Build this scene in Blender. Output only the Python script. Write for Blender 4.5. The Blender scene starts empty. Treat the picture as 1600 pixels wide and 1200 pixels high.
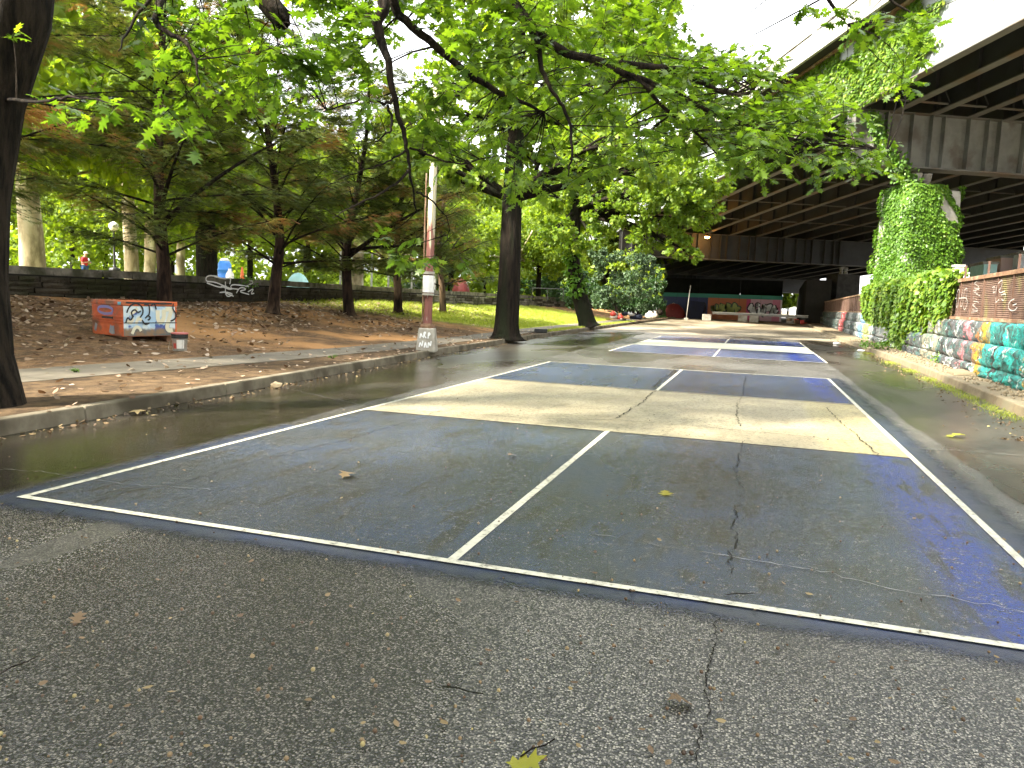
import bpy, bmesh, math, random
import numpy as np
from mathutils import Vector, Matrix
random.seed(7); RNG = np.random.default_rng(11)
R = math.radians
sc = bpy.context.scene
COL = sc.collection

# ------------------------------------------------------------------ camera
CAMH = 1.404
YAW, PITCH, ROLL, FPX = -0.3076, 0.1111, 0.0369, 1172.43
fw = Vector((math.sin(YAW)*math.cos(PITCH), math.cos(YAW)*math.cos(PITCH), -math.sin(PITCH)))
r0 = Vector((math.cos(YAW), -math.sin(YAW), 0)); u0 = r0.cross(fw)
rt = math.cos(ROLL)*r0 + math.sin(ROLL)*u0
up = -math.sin(ROLL)*r0 + math.cos(ROLL)*u0
cam = bpy.data.cameras.new('camera'); cam.sensor_width = 36; cam.lens = FPX/1600*36
cam.clip_start = .05; cam.clip_end = 3000
co = bpy.data.objects.new('camera', cam); COL.objects.link(co)
m = Matrix.Identity(4)
for i, v in enumerate((rt, up, -fw)):
    for j in range(3): m[j][i] = v[j]
m.translation = (0, 0, CAMH); co.matrix_world = m
sc.camera = co
CAM = Vector((0, 0, CAMH))

# ------------------------------------------------------------------ light
SUN_EL = 42.0; SUN_TO = Vector((-0.70, -0.71, 0)).normalized()      # horizontal direction towards the sun
w = bpy.data.worlds.new('World'); sc.world = w; w.use_nodes = True
nt = w.node_tree; nt.nodes.clear()
sky = nt.nodes.new('ShaderNodeTexSky'); sky.sky_type = 'NISHITA'; sky.sun_disc = False
sky.sun_elevation = R(SUN_EL); sky.sun_rotation = math.atan2(SUN_TO.x, SUN_TO.y)
sky.air_density = 1.5; sky.dust_density = 3.0
hsv = nt.nodes.new('ShaderNodeHueSaturation'); hsv.inputs['Saturation'].default_value = .35
tc = nt.nodes.new('ShaderNodeTexCoord'); nz = nt.nodes.new('ShaderNodeTexNoise')
nz.inputs['Scale'].default_value = 2.2; nz.inputs['Detail'].default_value = 2
rp = nt.nodes.new('ShaderNodeMapRange'); rp.inputs[1].default_value = .35; rp.inputs[2].default_value = .7
rp.inputs[3].default_value = .55; rp.inputs[4].default_value = .95
mx = nt.nodes.new('ShaderNodeMix'); mx.data_type = 'RGBA'
mx.inputs[7].default_value = (8.2, 8.35, 8.6, 1)
bg = nt.nodes.new('ShaderNodeBackground'); bg.inputs['Strength'].default_value = .10
out = nt.nodes.new('ShaderNodeOutputWorld')
nt.links.new(sky.outputs[0], hsv.inputs['Color']); nt.links.new(tc.outputs['Generated'], nz.inputs['Vector'])
nt.links.new(nz.outputs[0], rp.inputs[0]); nt.links.new(rp.outputs[0], mx.inputs[0])
nt.links.new(hsv.outputs[0], mx.inputs[6]); nt.links.new(mx.outputs[2], bg.inputs['Color'])
nt.links.new(bg.outputs[0], out.inputs[0])
sun = bpy.data.lights.new('sun', 'SUN'); sun.energy = 5.0; sun.angle = R(6); sun.color = (1, .93, .80)
so = bpy.data.objects.new('sun', sun); COL.objects.link(so)
sdir = Vector((SUN_TO.x*math.cos(R(SUN_EL)), SUN_TO.y*math.cos(R(SUN_EL)), math.sin(R(SUN_EL))))
so.rotation_euler = (-sdir).to_track_quat('-Z', 'Y').to_euler(); so.location = sdir*60
vs = sc.view_settings; vs.view_transform = 'Standard'; vs.look = 'None'; vs.gamma = 1; vs.exposure = 2.42
vs.use_curve_mapping = False
sc.cycles.max_bounces = 4; sc.cycles.diffuse_bounces = 2; sc.cycles.glossy_bounces = 2; sc.cycles.transmission_bounces = 2; sc.cycles.transparent_max_bounces = 4
sc.cycles.use_denoising = True; sc.cycles.use_adaptive_sampling = True; sc.cycles.adaptive_threshold = .035

# ------------------------------------------------------------------ helpers
def ray(px, py): return fw + (px-800)/FPX*rt - (py-600)/FPX*up
def at(px, py, depth): return CAM + ray(px, py)*depth
def gp(px, py, z=0.0):
    d = ray(px, py); return CAM + d*((z-CAMH)/d.z)
def at_y(px, py, Y):
    d = ray(px, py); return CAM + d*(Y/d.y)
def lerp(tab, v):
    return float(np.interp(v, [a for a, b in tab], [b for a, b in tab]))

def tag(o, label=None, cat=None, group=None, kind=None):
    if label: o['label'] = label
    if cat: o['category'] = cat
    if group: o['group'] = group
    if kind: o['kind'] = kind
    return o
def empty(name, loc=(0, 0, 0), label=None, cat=None, group=None, rz=0):
    o = bpy.data.objects.new(name, None); COL.objects.link(o); o.location = loc; o.rotation_euler.z = rz
    o.empty_display_size = .2
    return tag(o, label, cat, group)
def link(name, me, parent=None, mat=None):
    if mat and not me.materials: me.materials.append(mat)
    o = bpy.data.objects.new(name, me); COL.objects.link(o)
    if parent: o.parent = parent
    return o

class MB:
    def __init__(s): s.v = []; s.f = []
    def add(s, vs, fs):
        n = len(s.v); s.v += [tuple(v) for v in vs]; s.f += [tuple(i+n for i in f) for f in fs]; return s
    def box(s, c, d, rz=0, ax=None):
        x, y, z = d[0]/2, d[1]/2, d[2]/2
        P = [Vector((a*x, b*y, e*z)) for e in (-1, 1) for b in (-1, 1) for a in (-1, 1)]
        M = ax if ax else Matrix.Rotation(rz, 3, 'Z')
        P = [M @ p + Vector(c) for p in P]
        return s.add(P, [(0, 2, 3, 1), (4, 5, 7, 6), (0, 1, 5, 4), (2, 6, 7, 3), (0, 4, 6, 2), (1, 3, 7, 5)])
    def hexa(s, P):   # 8 points: bottom 4 ccw, top 4 ccw
        return s.add(P, [(3, 2, 1, 0), (4, 5, 6, 7), (0, 1, 5, 4), (1, 2, 6, 5), (2, 3, 7, 6), (3, 0, 4, 7)])
    def bar(s, a, b, w, h=None):
        a, b = Vector(a), Vector(b); d = (b-a); L = d.length; d.normalize(); h = h or w
        u = Vector((0, 0, 1)) if abs(d.z) < .95 else Vector((1, 0, 0))
        x = d.cross(u).normalized(); y = x.cross(d)
        M = Matrix((x, d, y)).transposed()
        return s.box((a+b)/2, (w, L, h), ax=M)
    def tube(s, pts, rad, n=8, cap=True):
        pts = [Vector(p) for p in pts]; base = len(s.v)
        if isinstance(rad, (int, float)): rad = [rad]*len(pts)
        ref = Vector((.3, .9, .2))
        for i, p in enumerate(pts):
            t = (pts[min(i+1, len(pts)-1)]-pts[max(i-1, 0)])
            if t.length < 1e-9: t = Vector((0, 0, 1))
            t.normalize(); x = t.cross(ref)
            if x.length < .1: x = t.cross(Vector((1, 0, 0)))
            x.normalize(); y = t.cross(x)
            for k in range(n):
                a = 2*math.pi*k/n; s.v.append(tuple(p+(x*math.cos(a)+y*math.sin(a))*rad[i]))
        for i in range(len(pts)-1):
            for k in range(n):
                a = base+i*n+k; b = base+i*n+(k+1) % n; s.f.append((a, b, b+n, a+n))
        if cap:
            s.f.append(tuple(base+k for k in reversed(range(n)))); e = base+(len(pts)-1)*n
            s.f.append(tuple(e+k for k in range(n)))
        return s
    def lathe(s, c, prof, n=16, sx=1, sy=1):
        base = len(s.v); c = Vector(c)
        for r_, z in prof:
            for k in range(n):
                a = 2*math.pi*k/n; s.v.append((c.x+r_*sx*math.cos(a), c.y+r_*sy*math.sin(a), c.z+z))
        for i in range(len(prof)-1):
            for k in range(n):
                a = base+i*n+k; b = base+i*n+(k+1) % n; s.f.append((a, b, b+n, a+n))
        s.f.append(tuple(base+k for k in reversed(range(n)))); e = base+(len(prof)-1)*n
        s.f.append(tuple(e+k for k in range(n)))
        return s
    def mesh(s, name, mat=None, smooth=False):
        me = bpy.data.meshes.new(name); me.from_pydata(s.v, [], s.f); me.update()
        if smooth: me.shade_smooth()
        if mat: me.materials.append(mat)
        return me
    def build(s, name, mat=None, parent=None, smooth=False, bevel=0):
        o = link(name, s.mesh(name, mat, smooth), parent)
        if bevel:
            b = o.modifiers.new('b', 'BEVEL'); b.width = bevel; b.segments = 2; b.limit_method = 'ANGLE'
        return o
def box_part(name, c, d, mat, parent=None, rz=0, bevel=0):
    return MB().box(c, d, rz).build(name, mat, parent, bevel=bevel)

def scatter_mesh(name, tv, tf, M, pos, mat, rnd=None, smooth=False):
    """template verts tv (k,3), faces tf; M (N,3,3) columns=axes scaled; pos (N,3). One joined mesh."""
    N = len(pos); k = len(tv); tv = np.asarray(tv, float)
    V = np.einsum('nij,kj->nki', M, tv)+pos[:, None, :]
    me = bpy.data.meshes.new(name)
    me.vertices.add(N*k); me.vertices.foreach_set('co', V.reshape(-1).astype(np.float32))
    lens = np.array([len(f) for f in tf]); flat = np.concatenate([np.array(f) for f in tf])
    idx = (flat[None, :]+(np.arange(N)*k)[:, None]).reshape(-1)
    me.loops.add(len(idx)); me.loops.foreach_set('vertex_index', idx.astype(np.int32))
    tl = np.tile(lens, N); st = np.concatenate([[0], np.cumsum(tl)[:-1]])
    me.polygons.add(len(tl)); me.polygons.foreach_set('loop_start', st.astype(np.int32))
    me.polygons.foreach_set('loop_total', tl.astype(np.int32))
    if rnd is None: rnd = RNG.random(N)
    a = me.attributes.new('rnd', 'FLOAT', 'FACE'); a.data.foreach_set('value', np.repeat(rnd, len(tf)).astype(np.float32))
    me.update(calc_edges=True); me.validate()
    if smooth: me.shade_smooth()
    me.materials.append(mat); return me
def unit(a): return a/np.maximum(np.linalg.norm(a, axis=-1, keepdims=True), 1e-9)
def frames(d, nrm, size):
    """axes: y=d (leaf axis), z~nrm"""
    y = unit(d); x = unit(np.cross(y, nrm)); z = np.cross(x, y)
    return np.stack([x, y, z], -1)*np.asarray(size).reshape(-1, 1, 1)

# ------------------------------------------------------------------ materials
def newmat(name):
    mt = bpy.data.materials.new(name); mt.use_nodes = True; t = mt.node_tree; b = t.nodes['Principled BSDF']
    return mt, t, b
def N(t, typ, **kw):
    n = t.nodes.new(typ)
    for k, v in kw.items():
        if k.startswith('i_'):
            key = k[2:]; key = int(key) if key.isdigit() else key
            n.inputs[key].default_value = v
        else: setattr(n, k, v)
    return n
def L(t, a, b): t.links.new(a, b)
def rgba(c): return (c[0], c[1], c[2], 1)
def mixc(t, fac, a, b):
    m_ = N(t, 'ShaderNodeMix', data_type='RGBA')
    for s, v in ((m_.inputs[0], fac), (m_.inputs[6], a), (m_.inputs[7], b)):
        if isinstance(v, (tuple, list)): s.default_value = rgba(v)
        elif isinstance(v, (int, float)): s.default_value = v
        else: L(t, v, s)
    return m_.outputs[2]
def noise(t, vec, scale, detail=5, rough=.55, dist=0):
    n = N(t, 'ShaderNodeTexNoise'); n.inputs['Scale'].default_value = scale; n.inputs['Detail'].default_value = detail
    n.inputs['Roughness'].default_value = rough; n.inputs['Distortion'].default_value = dist
    if vec is not None: L(t, vec, n.inputs['Vector'])
    return n.outputs[0]
def rng(t, v, a, b, c=0., d=1.):
    n = N(t, 'ShaderNodeMapRange', interpolation_type='SMOOTHSTEP')
    L(t, v, n.inputs[0])
    for i, x in zip((1, 2, 3, 4), (a, b, c, d)): n.inputs[i].default_value = x
    return n.outputs[0]
def mth(t, op, a, b=None):
    n = N(t, 'ShaderNodeMath', operation=op)
    for s, v in ((n.inputs[0], a), (n.inputs[1], b)):
        if v is None: continue
        if isinstance(v, (int, float)): s.default_value = v
        else: L(t, v, s)
    return n.outputs[0]
def coords(t, kind='Object', scale=None):
    c = N(t, 'ShaderNodeTexCoord').outputs[kind]
    if scale:
        mp = N(t, 'ShaderNodeMapping'); mp.inputs['Scale'].default_value = scale; L(t, c, mp.inputs[0]); c = mp.outputs[0]
    return c
def world_pos(t, scale=None):
    c = N(t, 'ShaderNodeNewGeometry').outputs['Position']
    if scale:
        mp = N(t, 'ShaderNodeMapping'); mp.inputs['Scale'].default_value = scale; L(t, c, mp.inputs[0]); c = mp.outputs[0]
    return c
def mat(name, c1, c2=None, scale=4, rough=.8, c3=None, scale3=.6, bump=.0, bscale=30, bdist=.02, metal=0, spec=.5, vec=None, lo=.35, hi=.65, vscale=None):
    mt, t, b = newmat(name); v = world_pos(t, vscale)
    col = c1
    if c2 is not None: col = mixc(t, rng(t, noise(t, v, scale, 7, .62), lo, hi), c1, c2)
    if c3 is not None: col = mixc(t, rng(t, noise(t, v, scale3, 4), .48, .66), col, c3)
    if isinstance(col, tuple): b.inputs['Base Color'].default_value = rgba(col)
    else: L(t, col, b.inputs['Base Color'])
    b.inputs['Roughness'].default_value = rough; b.inputs['Metallic'].default_value = metal
    b.inputs['Specular IOR Level'].default_value = spec if rough < .84 else .12
    if bump:
        bp = N(t, 'ShaderNodeBump'); bp.inputs['Strength'].default_value = bump; bp.inputs['Distance'].default_value = bdist
        L(t, noise(t, v, bscale, 6, .65), bp.inputs['Height']); L(t, bp.outputs[0], b.inputs['Normal'])
    return mt
def leafmat(name, cols, rough=.45, trans=.45, spec=.35, tcol=None, nscale=1.2):
    """cols: list of (pos, colour) over the per-leaf random attribute"""
    mt, t, b = newmat(name)
    at_ = N(t, 'ShaderNodeAttribute', attribute_name='rnd')
    nb = noise(t, world_pos(t), nscale, 1)
    f = mth(t, 'ADD', mth(t, 'MULTIPLY', at_.outputs['Fac'], .7), mth(t, 'MULTIPLY', nb, .6)); f = mth(t, 'SUBTRACT', f, .15)
    cr = N(t, 'ShaderNodeValToRGB'); L(t, f, cr.inputs[0])
    e = cr.color_ramp.elements
    while len(e) < len(cols): e.new(.5)
    for q, (p, c) in zip(e, cols): q.position = p; q.color = rgba(c)
    L(t, cr.outputs[0], b.inputs['Base Color']); b.inputs['Roughness'].default_value = rough
    b.inputs['Specular IOR Level'].default_value = spec
    tr = N(t, 'ShaderNodeBsdfTranslucent')
    tc_ = mixc(t, 1., cr.outputs[0], tcol or (1.5, 1.55, .55)); tn = tc_.node; tn.blend_type = 'MULTIPLY'
    L(t, tc_, tr.inputs[0])
    ms = N(t, 'ShaderNodeMixShader'); ms.inputs[0].default_value = trans
    L(t, b.outputs[0], ms.inputs[1]); L(t, tr.outputs[0], ms.inputs[2])
    L(t, ms.outputs[0], t.nodes['Material Output'].inputs[0])
    return mt

M_bark_dark = mat('bark_dark', (.005, .004, .003), (.030, .022, .015), 11, .9, bump=1.0, bscale=12, bdist=.14, vscale=(1, 1, .16))
M_bark = mat('bark', (.007, .0055, .004), (.022, .016, .011), 11, .9, c3=(.014, .017, .008), scale3=1.5, bump=1.0, bscale=13, bdist=.14, vscale=(1, 1, .16))
M_bark_red = mat('bark_reddish', (.010, .0065, .005), (.036, .022, .015), 9, .9, c3=(.12, .08, .05), scale3=2.2, bump=.8, bscale=14, bdist=.04, vscale=(1, 1, .25))
M_bark_plane = mat('bark_plane', (.34, .28, .18), (.15, .12, .07), 3.0, .85, c3=(.55, .5, .36), scale3=1.5, bump=.4, bscale=9, vscale=(1, 1, .4))
M_concrete = mat('concrete', (.30, .27, .22), (.42, .39, .33), 3, .85, c3=(.20, .18, .14), scale3=1.2, bump=.35, bscale=40, bdist=.01)
M_kerb = mat('kerb_concrete', (.125, .105, .075), (.19, .165, .12), 3, .85, c3=(.07, .058, .04), scale3=1.0, bump=.4, bscale=45, bdist=.01)
M_kerb_r = mat('kerb_tan_concrete', (.135, .10, .056), (.19, .15, .09), 4, .8, c3=(.15, .13, .08), scale3=1.4, bump=.4, bscale=45, bdist=.01)
M_walk = mat('sidewalk_concrete', (.105, .088, .062), (.155, .132, .095), 2.5, .75, c3=(.085, .072, .052), scale3=.9, bump=.35, bscale=50, bdist=.008)
M_white_conc = mat('pale_concrete', (.33, .32, .295), (.26, .25, .225), 2, .8, c3=(.20, .18, .145), scale3=.8, bump=.2, bscale=20)
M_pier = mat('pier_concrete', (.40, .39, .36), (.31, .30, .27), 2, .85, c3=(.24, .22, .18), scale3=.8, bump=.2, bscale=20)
M_pier_shade = mat('pier_shaded', (.07, .066, .057), (.045, .042, .036), 1.5, .9)  # darker copy of pier concrete, under-deck shade put into its colour
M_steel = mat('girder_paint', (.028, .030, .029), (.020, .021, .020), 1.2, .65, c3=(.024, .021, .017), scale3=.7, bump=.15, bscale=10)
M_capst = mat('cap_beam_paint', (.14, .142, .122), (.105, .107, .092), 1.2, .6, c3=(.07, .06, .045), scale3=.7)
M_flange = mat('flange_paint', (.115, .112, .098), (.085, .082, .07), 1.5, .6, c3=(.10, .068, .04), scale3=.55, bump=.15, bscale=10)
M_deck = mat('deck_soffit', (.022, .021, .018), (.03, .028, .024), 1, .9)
M_fascia = mat('fascia_paint', (.31, .335, .325), (.285, .31, .30), .5, .5, c3=(.25, .27, .255), scale3=.4)
M_rust = mat('rusty_steel', (.13, .062, .03), (.20, .115, .06), 5, .8, c3=(.27, .21, .13), scale3=2, bump=.4, bscale=30)
M_postst = mat('post_steel', (.07, .034, .022), (.10, .055, .035), 6, .75)
M_black = mat('black_paint', (.012, .012, .013), (.02, .02, .02), 8, .5)
M_white = mat('white_paint', (.75, .74, .70), (.65, .63, .58), 10, .6)
M_orange = mat('orange_paint', (.62, .13, .03), (.48, .085, .02), 5, .55, c3=(.22, .10, .05), scale3=2.6, bump=.2)
M_redpaint = mat('red_paint', (.50, .05, .03), (.36, .04, .03), 6, .6)
M_blueplastic = mat('blue_plastic', (.04, .22, .70), None, 5, .4)
M_tent_red = mat('tent_red', (.16, .012, .007), (.12, .010, .007), 2, .7, bump=.4, bscale=4, bdist=.1)
M_tarp_blue = mat('tarp_blue', (.007, .011, .035), (.005, .008, .022), 2, .5, bump=.5, bscale=3, bdist=.1)
M_cyan = mat('tent_cyan', (.35, .62, .62), (.45, .7, .68), 2, .7)
M_skin = mat('skin', (.42, .24, .16), None, 5, .6)
M_redshirt = mat('red_shirt', (.50, .035, .05), (.42, .03, .04), 6, .85)
M_jeans = mat('jeans', (.03, .06, .14), (.04, .08, .18), 9, .85)

def paintnodes_asphalt(t, v):
    """aggregate colour + height, shared by the road and the worn paint"""
    vo = N(t, 'ShaderNodeTexVoronoi'); vo.inputs['Scale'].default_value = 118; L(t, v, vo.inputs['Vector'])
    vo.inputs['Randomness'].default_value = 1
    sep = N(t, 'ShaderNodeSeparateColor'); L(t, vo.outputs['Color'], sep.inputs[0])
    cr = N(t, 'ShaderNodeValToRGB'); L(t, sep.outputs[0], cr.inputs[0]); e = cr.color_ramp.elements
    e[0].position = 0; e[0].color = (.030, .028, .024, 1); e[1].position = 1; e[1].color = (.36, .33, .275, 1)
    for p, c in ((.35, (.080, .075, .066)), (.65, (.158, .146, .126)), (.85, (.24, .222, .188))):
        q = e.new(p); q.color = rgba(c)
    body = rng(t, vo.outputs['Distance'], .42, .62, 1, 0)
    col = mixc(t, body, (.019, .0185, .017), cr.outputs[0])
    h = mth(t, 'SUBTRACT', 1.0, vo.outputs['Distance'])
    h = mth(t, 'ADD', h, mth(t, 'MULTIPLY', sep.outputs[1], .55))
    return col, h
def bumpn(t, b, h, strength, dist):
    bp = N(t, 'ShaderNodeBump'); bp.inputs['Distance'].default_value = dist
    if isinstance(strength, float): bp.inputs['Strength'].default_value = strength
    else: L(t, strength, bp.inputs['Strength'])
    L(t, h, bp.inputs['Height']); L(t, bp.outputs[0], b.inputs['Normal'])
def wetness(t, v):
    n1 = noise(t, world_pos(t, (.32, .12, 1)), 1.0, 3, .55, .4)
    return rng(t, n1, .40, .62)
def crack(t, v):
    vo = N(t, 'ShaderNodeTexVoronoi', feature='DISTANCE_TO_EDGE'); vo.inputs['Scale'].default_value = .21
    d = N(t, 'ShaderNodeVectorMath', operation='ADD'); nn = N(t, 'ShaderNodeTexNoise'); nn.inputs['Scale'].default_value = 1.6; nn.inputs['Detail'].default_value = 6
    L(t, v, nn.inputs['Vector']); L(t, v, d.inputs[0]); L(t, nn.outputs['Color'], d.inputs[1]); L(t, d.outputs[0], vo.inputs['Vector'])
    return rng(t, vo.outputs['Distance'], .0015, .006, 1, 0)
def xsep(t, v):
    s = N(t, 'ShaderNodeSeparateXYZ'); L(t, v, s.inputs[0]); return s.outputs

# road
M_road, t, b = newmat('asphalt')
v = world_pos(t); xyz = xsep(t, v)
agg, hh = paintnodes_asphalt(t, v)
wt = wetness(t, v)
# gutter lanes of smooth old concrete either side, coarse asphalt in the middle
wob = mth(t, 'MULTIPLY', mth(t, 'SUBTRACT', noise(t, v, .8, 4), .5), .25)
xl = mth(t, 'ADD', xyz[0], mth(t, 'ADD', mth(t, 'MULTIPLY', xyz[1], .012), wob))
edgeL = rng(t, xl, -4.72, -4.60, 1, 0); edgeR = rng(t, mth(t, 'ADD', xyz[0], wob), 1.95, 2.05)
smooth_ = mth(t, 'MAXIMUM', edgeL, edgeR)
moss = rng(t, noise(t, world_pos(t, (.7, .22, 1)), 1.0, 5, .6, .3), .52, .68)
gut = mixc(t, moss, mixc(t, rng(t, noise(t, v, 5, 6), .3, .7), (.036, .031, .023), (.056, .048, .037)), (.020, .020, .008))
col = mixc(t, smooth_, agg, gut)
far = rng(t, mth(t, 'ADD', xyz[1], mth(t, 'MULTIPLY', noise(t, v, .5, 3), 4)), 40.5, 42.5)
col = mixc(t, far, col, mixc(t, rng(t, noise(t, v, 1.3, 5), .3, .7), (.20, .165, .11), (.27, .23, .16)))
dk = mixc(t, 1., col, mixc(t, wt, (1, 1, 1), (.55, .54, .52))); dk.node.blend_type = 'MULTIPLY'
L(t, dk, b.inputs['Base Color'])
rg = mth(t, 'SUBTRACT', .42, mth(t, 'MULTIPLY', wt, .28)); rg = mth(t, 'SUBTRACT', rg, mth(t, 'MULTIPLY', smooth_, .06)); rg = mth(t, 'ADD', rg, mth(t, 'MULTIPLY', far, .35))
L(t, rg, b.inputs['Roughness']); b.inputs['Specular IOR Level'].default_value = .5
bs = mth(t, 'SUBTRACT', .75, mth(t, 'MULTIPLY', smooth_, .62))
bumpn(t, b, hh, bs, .0045)

def court_mat(name, kind, fresh):
    mt, t, b = newmat(name); v = world_pos(t); xyz = xsep(t, v)
    agg, hh = paintnodes_asphalt(t, v); wt = wetness(t, v)
    n1 = noise(t, v, .9, 4, .65); n2 = noise(t, world_pos(t, (3.2, .9, 1)), 1.6, 4, .7); n3 = noise(t, v, 22, 3, .7)
    if kind == 'blue':
        deep = (.010, .028, .165); worn = (.030, .037, .042); mid = (.028, .042, .070)
        x_ = mth(t, 'ADD', xyz[0], mth(t, 'MULTIPLY', mth(t, 'SUBTRACT', n2, .5), .7))
        edge = mth(t, 'MULTIPLY', rng(t, x_, .90, 1.2), rng(t, x_, 1.32, 1.55, 1, .25))
        if fresh: col = mixc(t, rng(t, n1, .3, .7), (.060, .075, .135), (.042, .058, .12)); col = mixc(t, edge, col, deep)
        else:
            col = mixc(t, rng(t, n1, .40, .62), worn, mid); col = mixc(t, mth(t, 'MULTIPLY', rng(t, xyz[1], 11.5, 13), .7), col, (.024, .040, .088)); col = mixc(t, edge, col, deep)
            col = mixc(t, mth(t, 'MULTIPLY', rng(t, n2, .50, .64), .85), col, (.026, .025, .018))
        col = mixc(t, mth(t, 'MULTIPLY', rng(t, n3, .48, .66), .70), col, agg)
        rg = mth(t, 'SUBTRACT', .28, mth(t, 'MULTIPLY', wt, .15)); bst = .85
    elif kind == 'cream':
        c1, c2 = ((.52, .52, .40), (.46, .455, .34)) if fresh else ((.34, .295, .19), (.235, .20, .125))
        col = mixc(t, rng(t, n1, .35, .65), c1, c2)
        if not fresh:
            x_ = rng(t, mth(t, 'ADD', xyz[0], mth(t, 'MULTIPLY', n2, .4)), .9, 1.1); col = mixc(t, mth(t, 'MULTIPLY', x_, .6), col, (.36, .30, .13))
            col = mixc(t, mth(t, 'MULTIPLY', rng(t, n3, .51, .64), .85), col, (.10, .082, .052))
            col = mixc(t, mth(t, 'MULTIPLY', rng(t, n2, .54, .68), .6), col, (.15, .125, .068))
        rg = mth(t, 'ADD', .5, 0); bst = .8
    else:
        col = mixc(t, rng(t, n3, .40, .62), (.50, .48, .39), (.38, .36, .28))
        col = mixc(t, mth(t, 'MULTIPLY', rng(t, n3, .57, .66), .85), col, (.09, .08, .065)); rg = mth(t, 'ADD', .5, 0); bst = .45
    L(t, col, b.inputs['Base Color']); L(t, rg, b.inputs['Roughness'])
    if kind == 'blue':   # ragged overspray edge
        pass
    bumpn(t, b, hh, bst, .0035)
    return mt
def overspray_mat():
    mt, t, b = newmat('blue_overspray'); v = world_pos(t)
    agg, hh = paintnodes_asphalt(t, v)
    n3 = noise(t, v, 2.2, 6, .75); col = mixc(t, rng(t, n3, .35, .65), (.018, .027, .062), (.026, .030, .038))
    L(t, col, b.inputs['Base Color']); b.inputs['Roughness'].default_value = .3; bumpn(t, b, hh, .5, .0035)
    uv = N(t, 'ShaderNodeAttribute', attribute_name='edge')
    a = mth(t, 'SUBTRACT', mth(t, 'ADD', uv.outputs['Fac'], n3), .52)
    L(t, rng(t, a, .22, .80), b.inputs['Alpha'])
    return mt
M_blue = court_mat('court_blue_worn', 'blue', False); M_blue2 = court_mat('court_blue_fresh', 'blue', True)
M_cream = court_mat('court_cream_worn', 'cream', False); M_cream2 = court_mat('court_cream_fresh', 'cream', True)
M_line = court_mat('court_line', 'line', False)
M_over = overspray_mat()

M_dirt = mat('needle_dirt', (.045, .030, .018), (.13, .085, .046), 5, .95, c3=(.032, .022, .014), scale3=.45, bump=.9, bscale=22, bdist=.03, lo=.3, hi=.7)
# bank: brown needles that turn into lawn further along
M_bank, t, b = newmat('bank_soil_and_lawn'); v = world_pos(t); xyz = xsep(t, v)
br = mixc(t, rng(t, noise(t, v, 3.5, 7, .7), .32, .68), (.055, .034, .020), (.19, .11, .052))
br = mixc(t, mth(t, 'MULTIPLY', rng(t, noise(t, v, .42, 4), .42, .62), rng(t, xyz[1], 11.5, 15)), br, (.36, .19, .075))  # orange patches: sunlit dirt brightened in the colour itself
br = mixc(t, mth(t, 'MULTIPLY', rng(t, noise(t, v, 26, 5), .56, .70), .7), br, (.36, .25, .15))
gr = mixc(t, rng(t, noise(t, v, 2.0, 6), .3, .7), (.20, .26, .022), (.36, .38, .05))
gmask = rng(t, mth(t, 'ADD', mth(t, 'ADD', xyz[1], mth(t, 'MULTIPLY', xyz[0], -.9)), mth(t, 'MULTIPLY', noise(t, v, .7, 4), 6)), 41, 45.5)
gm2 = rng(t, mth(t, 'ADD', xyz[1], mth(t, 'MULTIPLY', noise(t, v, .5, 4), 8)), 56, 62, 1, 0)
gm = mth(t, 'MULTIPLY', gmask, gm2)
L(t, mixc(t, gm, br, gr), b.inputs['Base Color']); b.inputs['Roughness'].default_value = .95; b.inputs['Specular IOR Level'].default_value = .2
bumpn(t, b, noise(t, v, 18, 7, .7), .9, .04)
M_park = mat('park_ground', (.17, .17, .05), (.26, .22, .10), .6, .95, c3=(.12, .15, .03), scale3=.15, bump=.6, bscale=8, bdist=.05)
M_ground = mat('far_ground', (.16, .14, .10), (.22, .19, .14), .4, .95)
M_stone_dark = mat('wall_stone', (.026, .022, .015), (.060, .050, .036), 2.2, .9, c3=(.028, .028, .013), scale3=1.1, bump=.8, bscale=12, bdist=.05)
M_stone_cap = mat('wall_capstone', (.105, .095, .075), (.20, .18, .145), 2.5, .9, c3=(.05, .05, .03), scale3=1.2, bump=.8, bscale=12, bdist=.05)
M_mortar = mat('wall_mortar', (.012, .011, .009), (.02, .018, .014), 6, .95)

# graffiti-covered rock wall, colours change along the wall
M_graff, t, b = newmat('graffiti_stone'); v = world_pos(t); xyz = xsep(t, v)
wv = noise(t, world_pos(t, (1, 1.2, 1.2)), 1.6, 4, .5, .6)
yy = mth(t, 'ADD', xyz[1], mth(t, 'MULTIPLY', mth(t, 'SUBTRACT', wv, .5), 1.6))
cr = N(t, 'ShaderNodeValToRGB'); cr.color_ramp.interpolation = 'CONSTANT'
L(t, rng(t, yy, 8, 76), cr.inputs[0]); cr.inputs[0].links[0].from_node.interpolation_type = 'LINEAR'
teal, yel, org, gry, wht, blk, pnk = (.015, .27, .24), (.40, .25, .02), (.36, .13, .03), (.075, .075, .08), (.36, .36, .35), (.03, .03, .03), (.42, .14, .16)
bands = [(8, teal), (12.9, yel), (13.5, teal), (14.4, (.03, .48, .42)), (15.6, blk), (15.9, teal), (16.9, yel), (17.4, org), (17.8, gry), (18.4, pnk), (19.1, gry), (19.8, wht), (20.1, gry), (20.9, blk), (21.6, gry),
         (23.2, (.22, .20, .14)), (26, gry), (30, (.40, .40, .39)), (34, wht), (36.5, gry), (37.6, wht), (39, (.42, .44, .12)), (41.5, (.16, .28, .45)), (44, wht), (46.5, gry), (49, wht), (52, blk), (54, (.40, .04, .05)), (58, blk)]
bands = [(p+(1.6 if 10 < p < 23 else 0), c) for p, c in bands]
e = cr.color_ramp.elements
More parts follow.
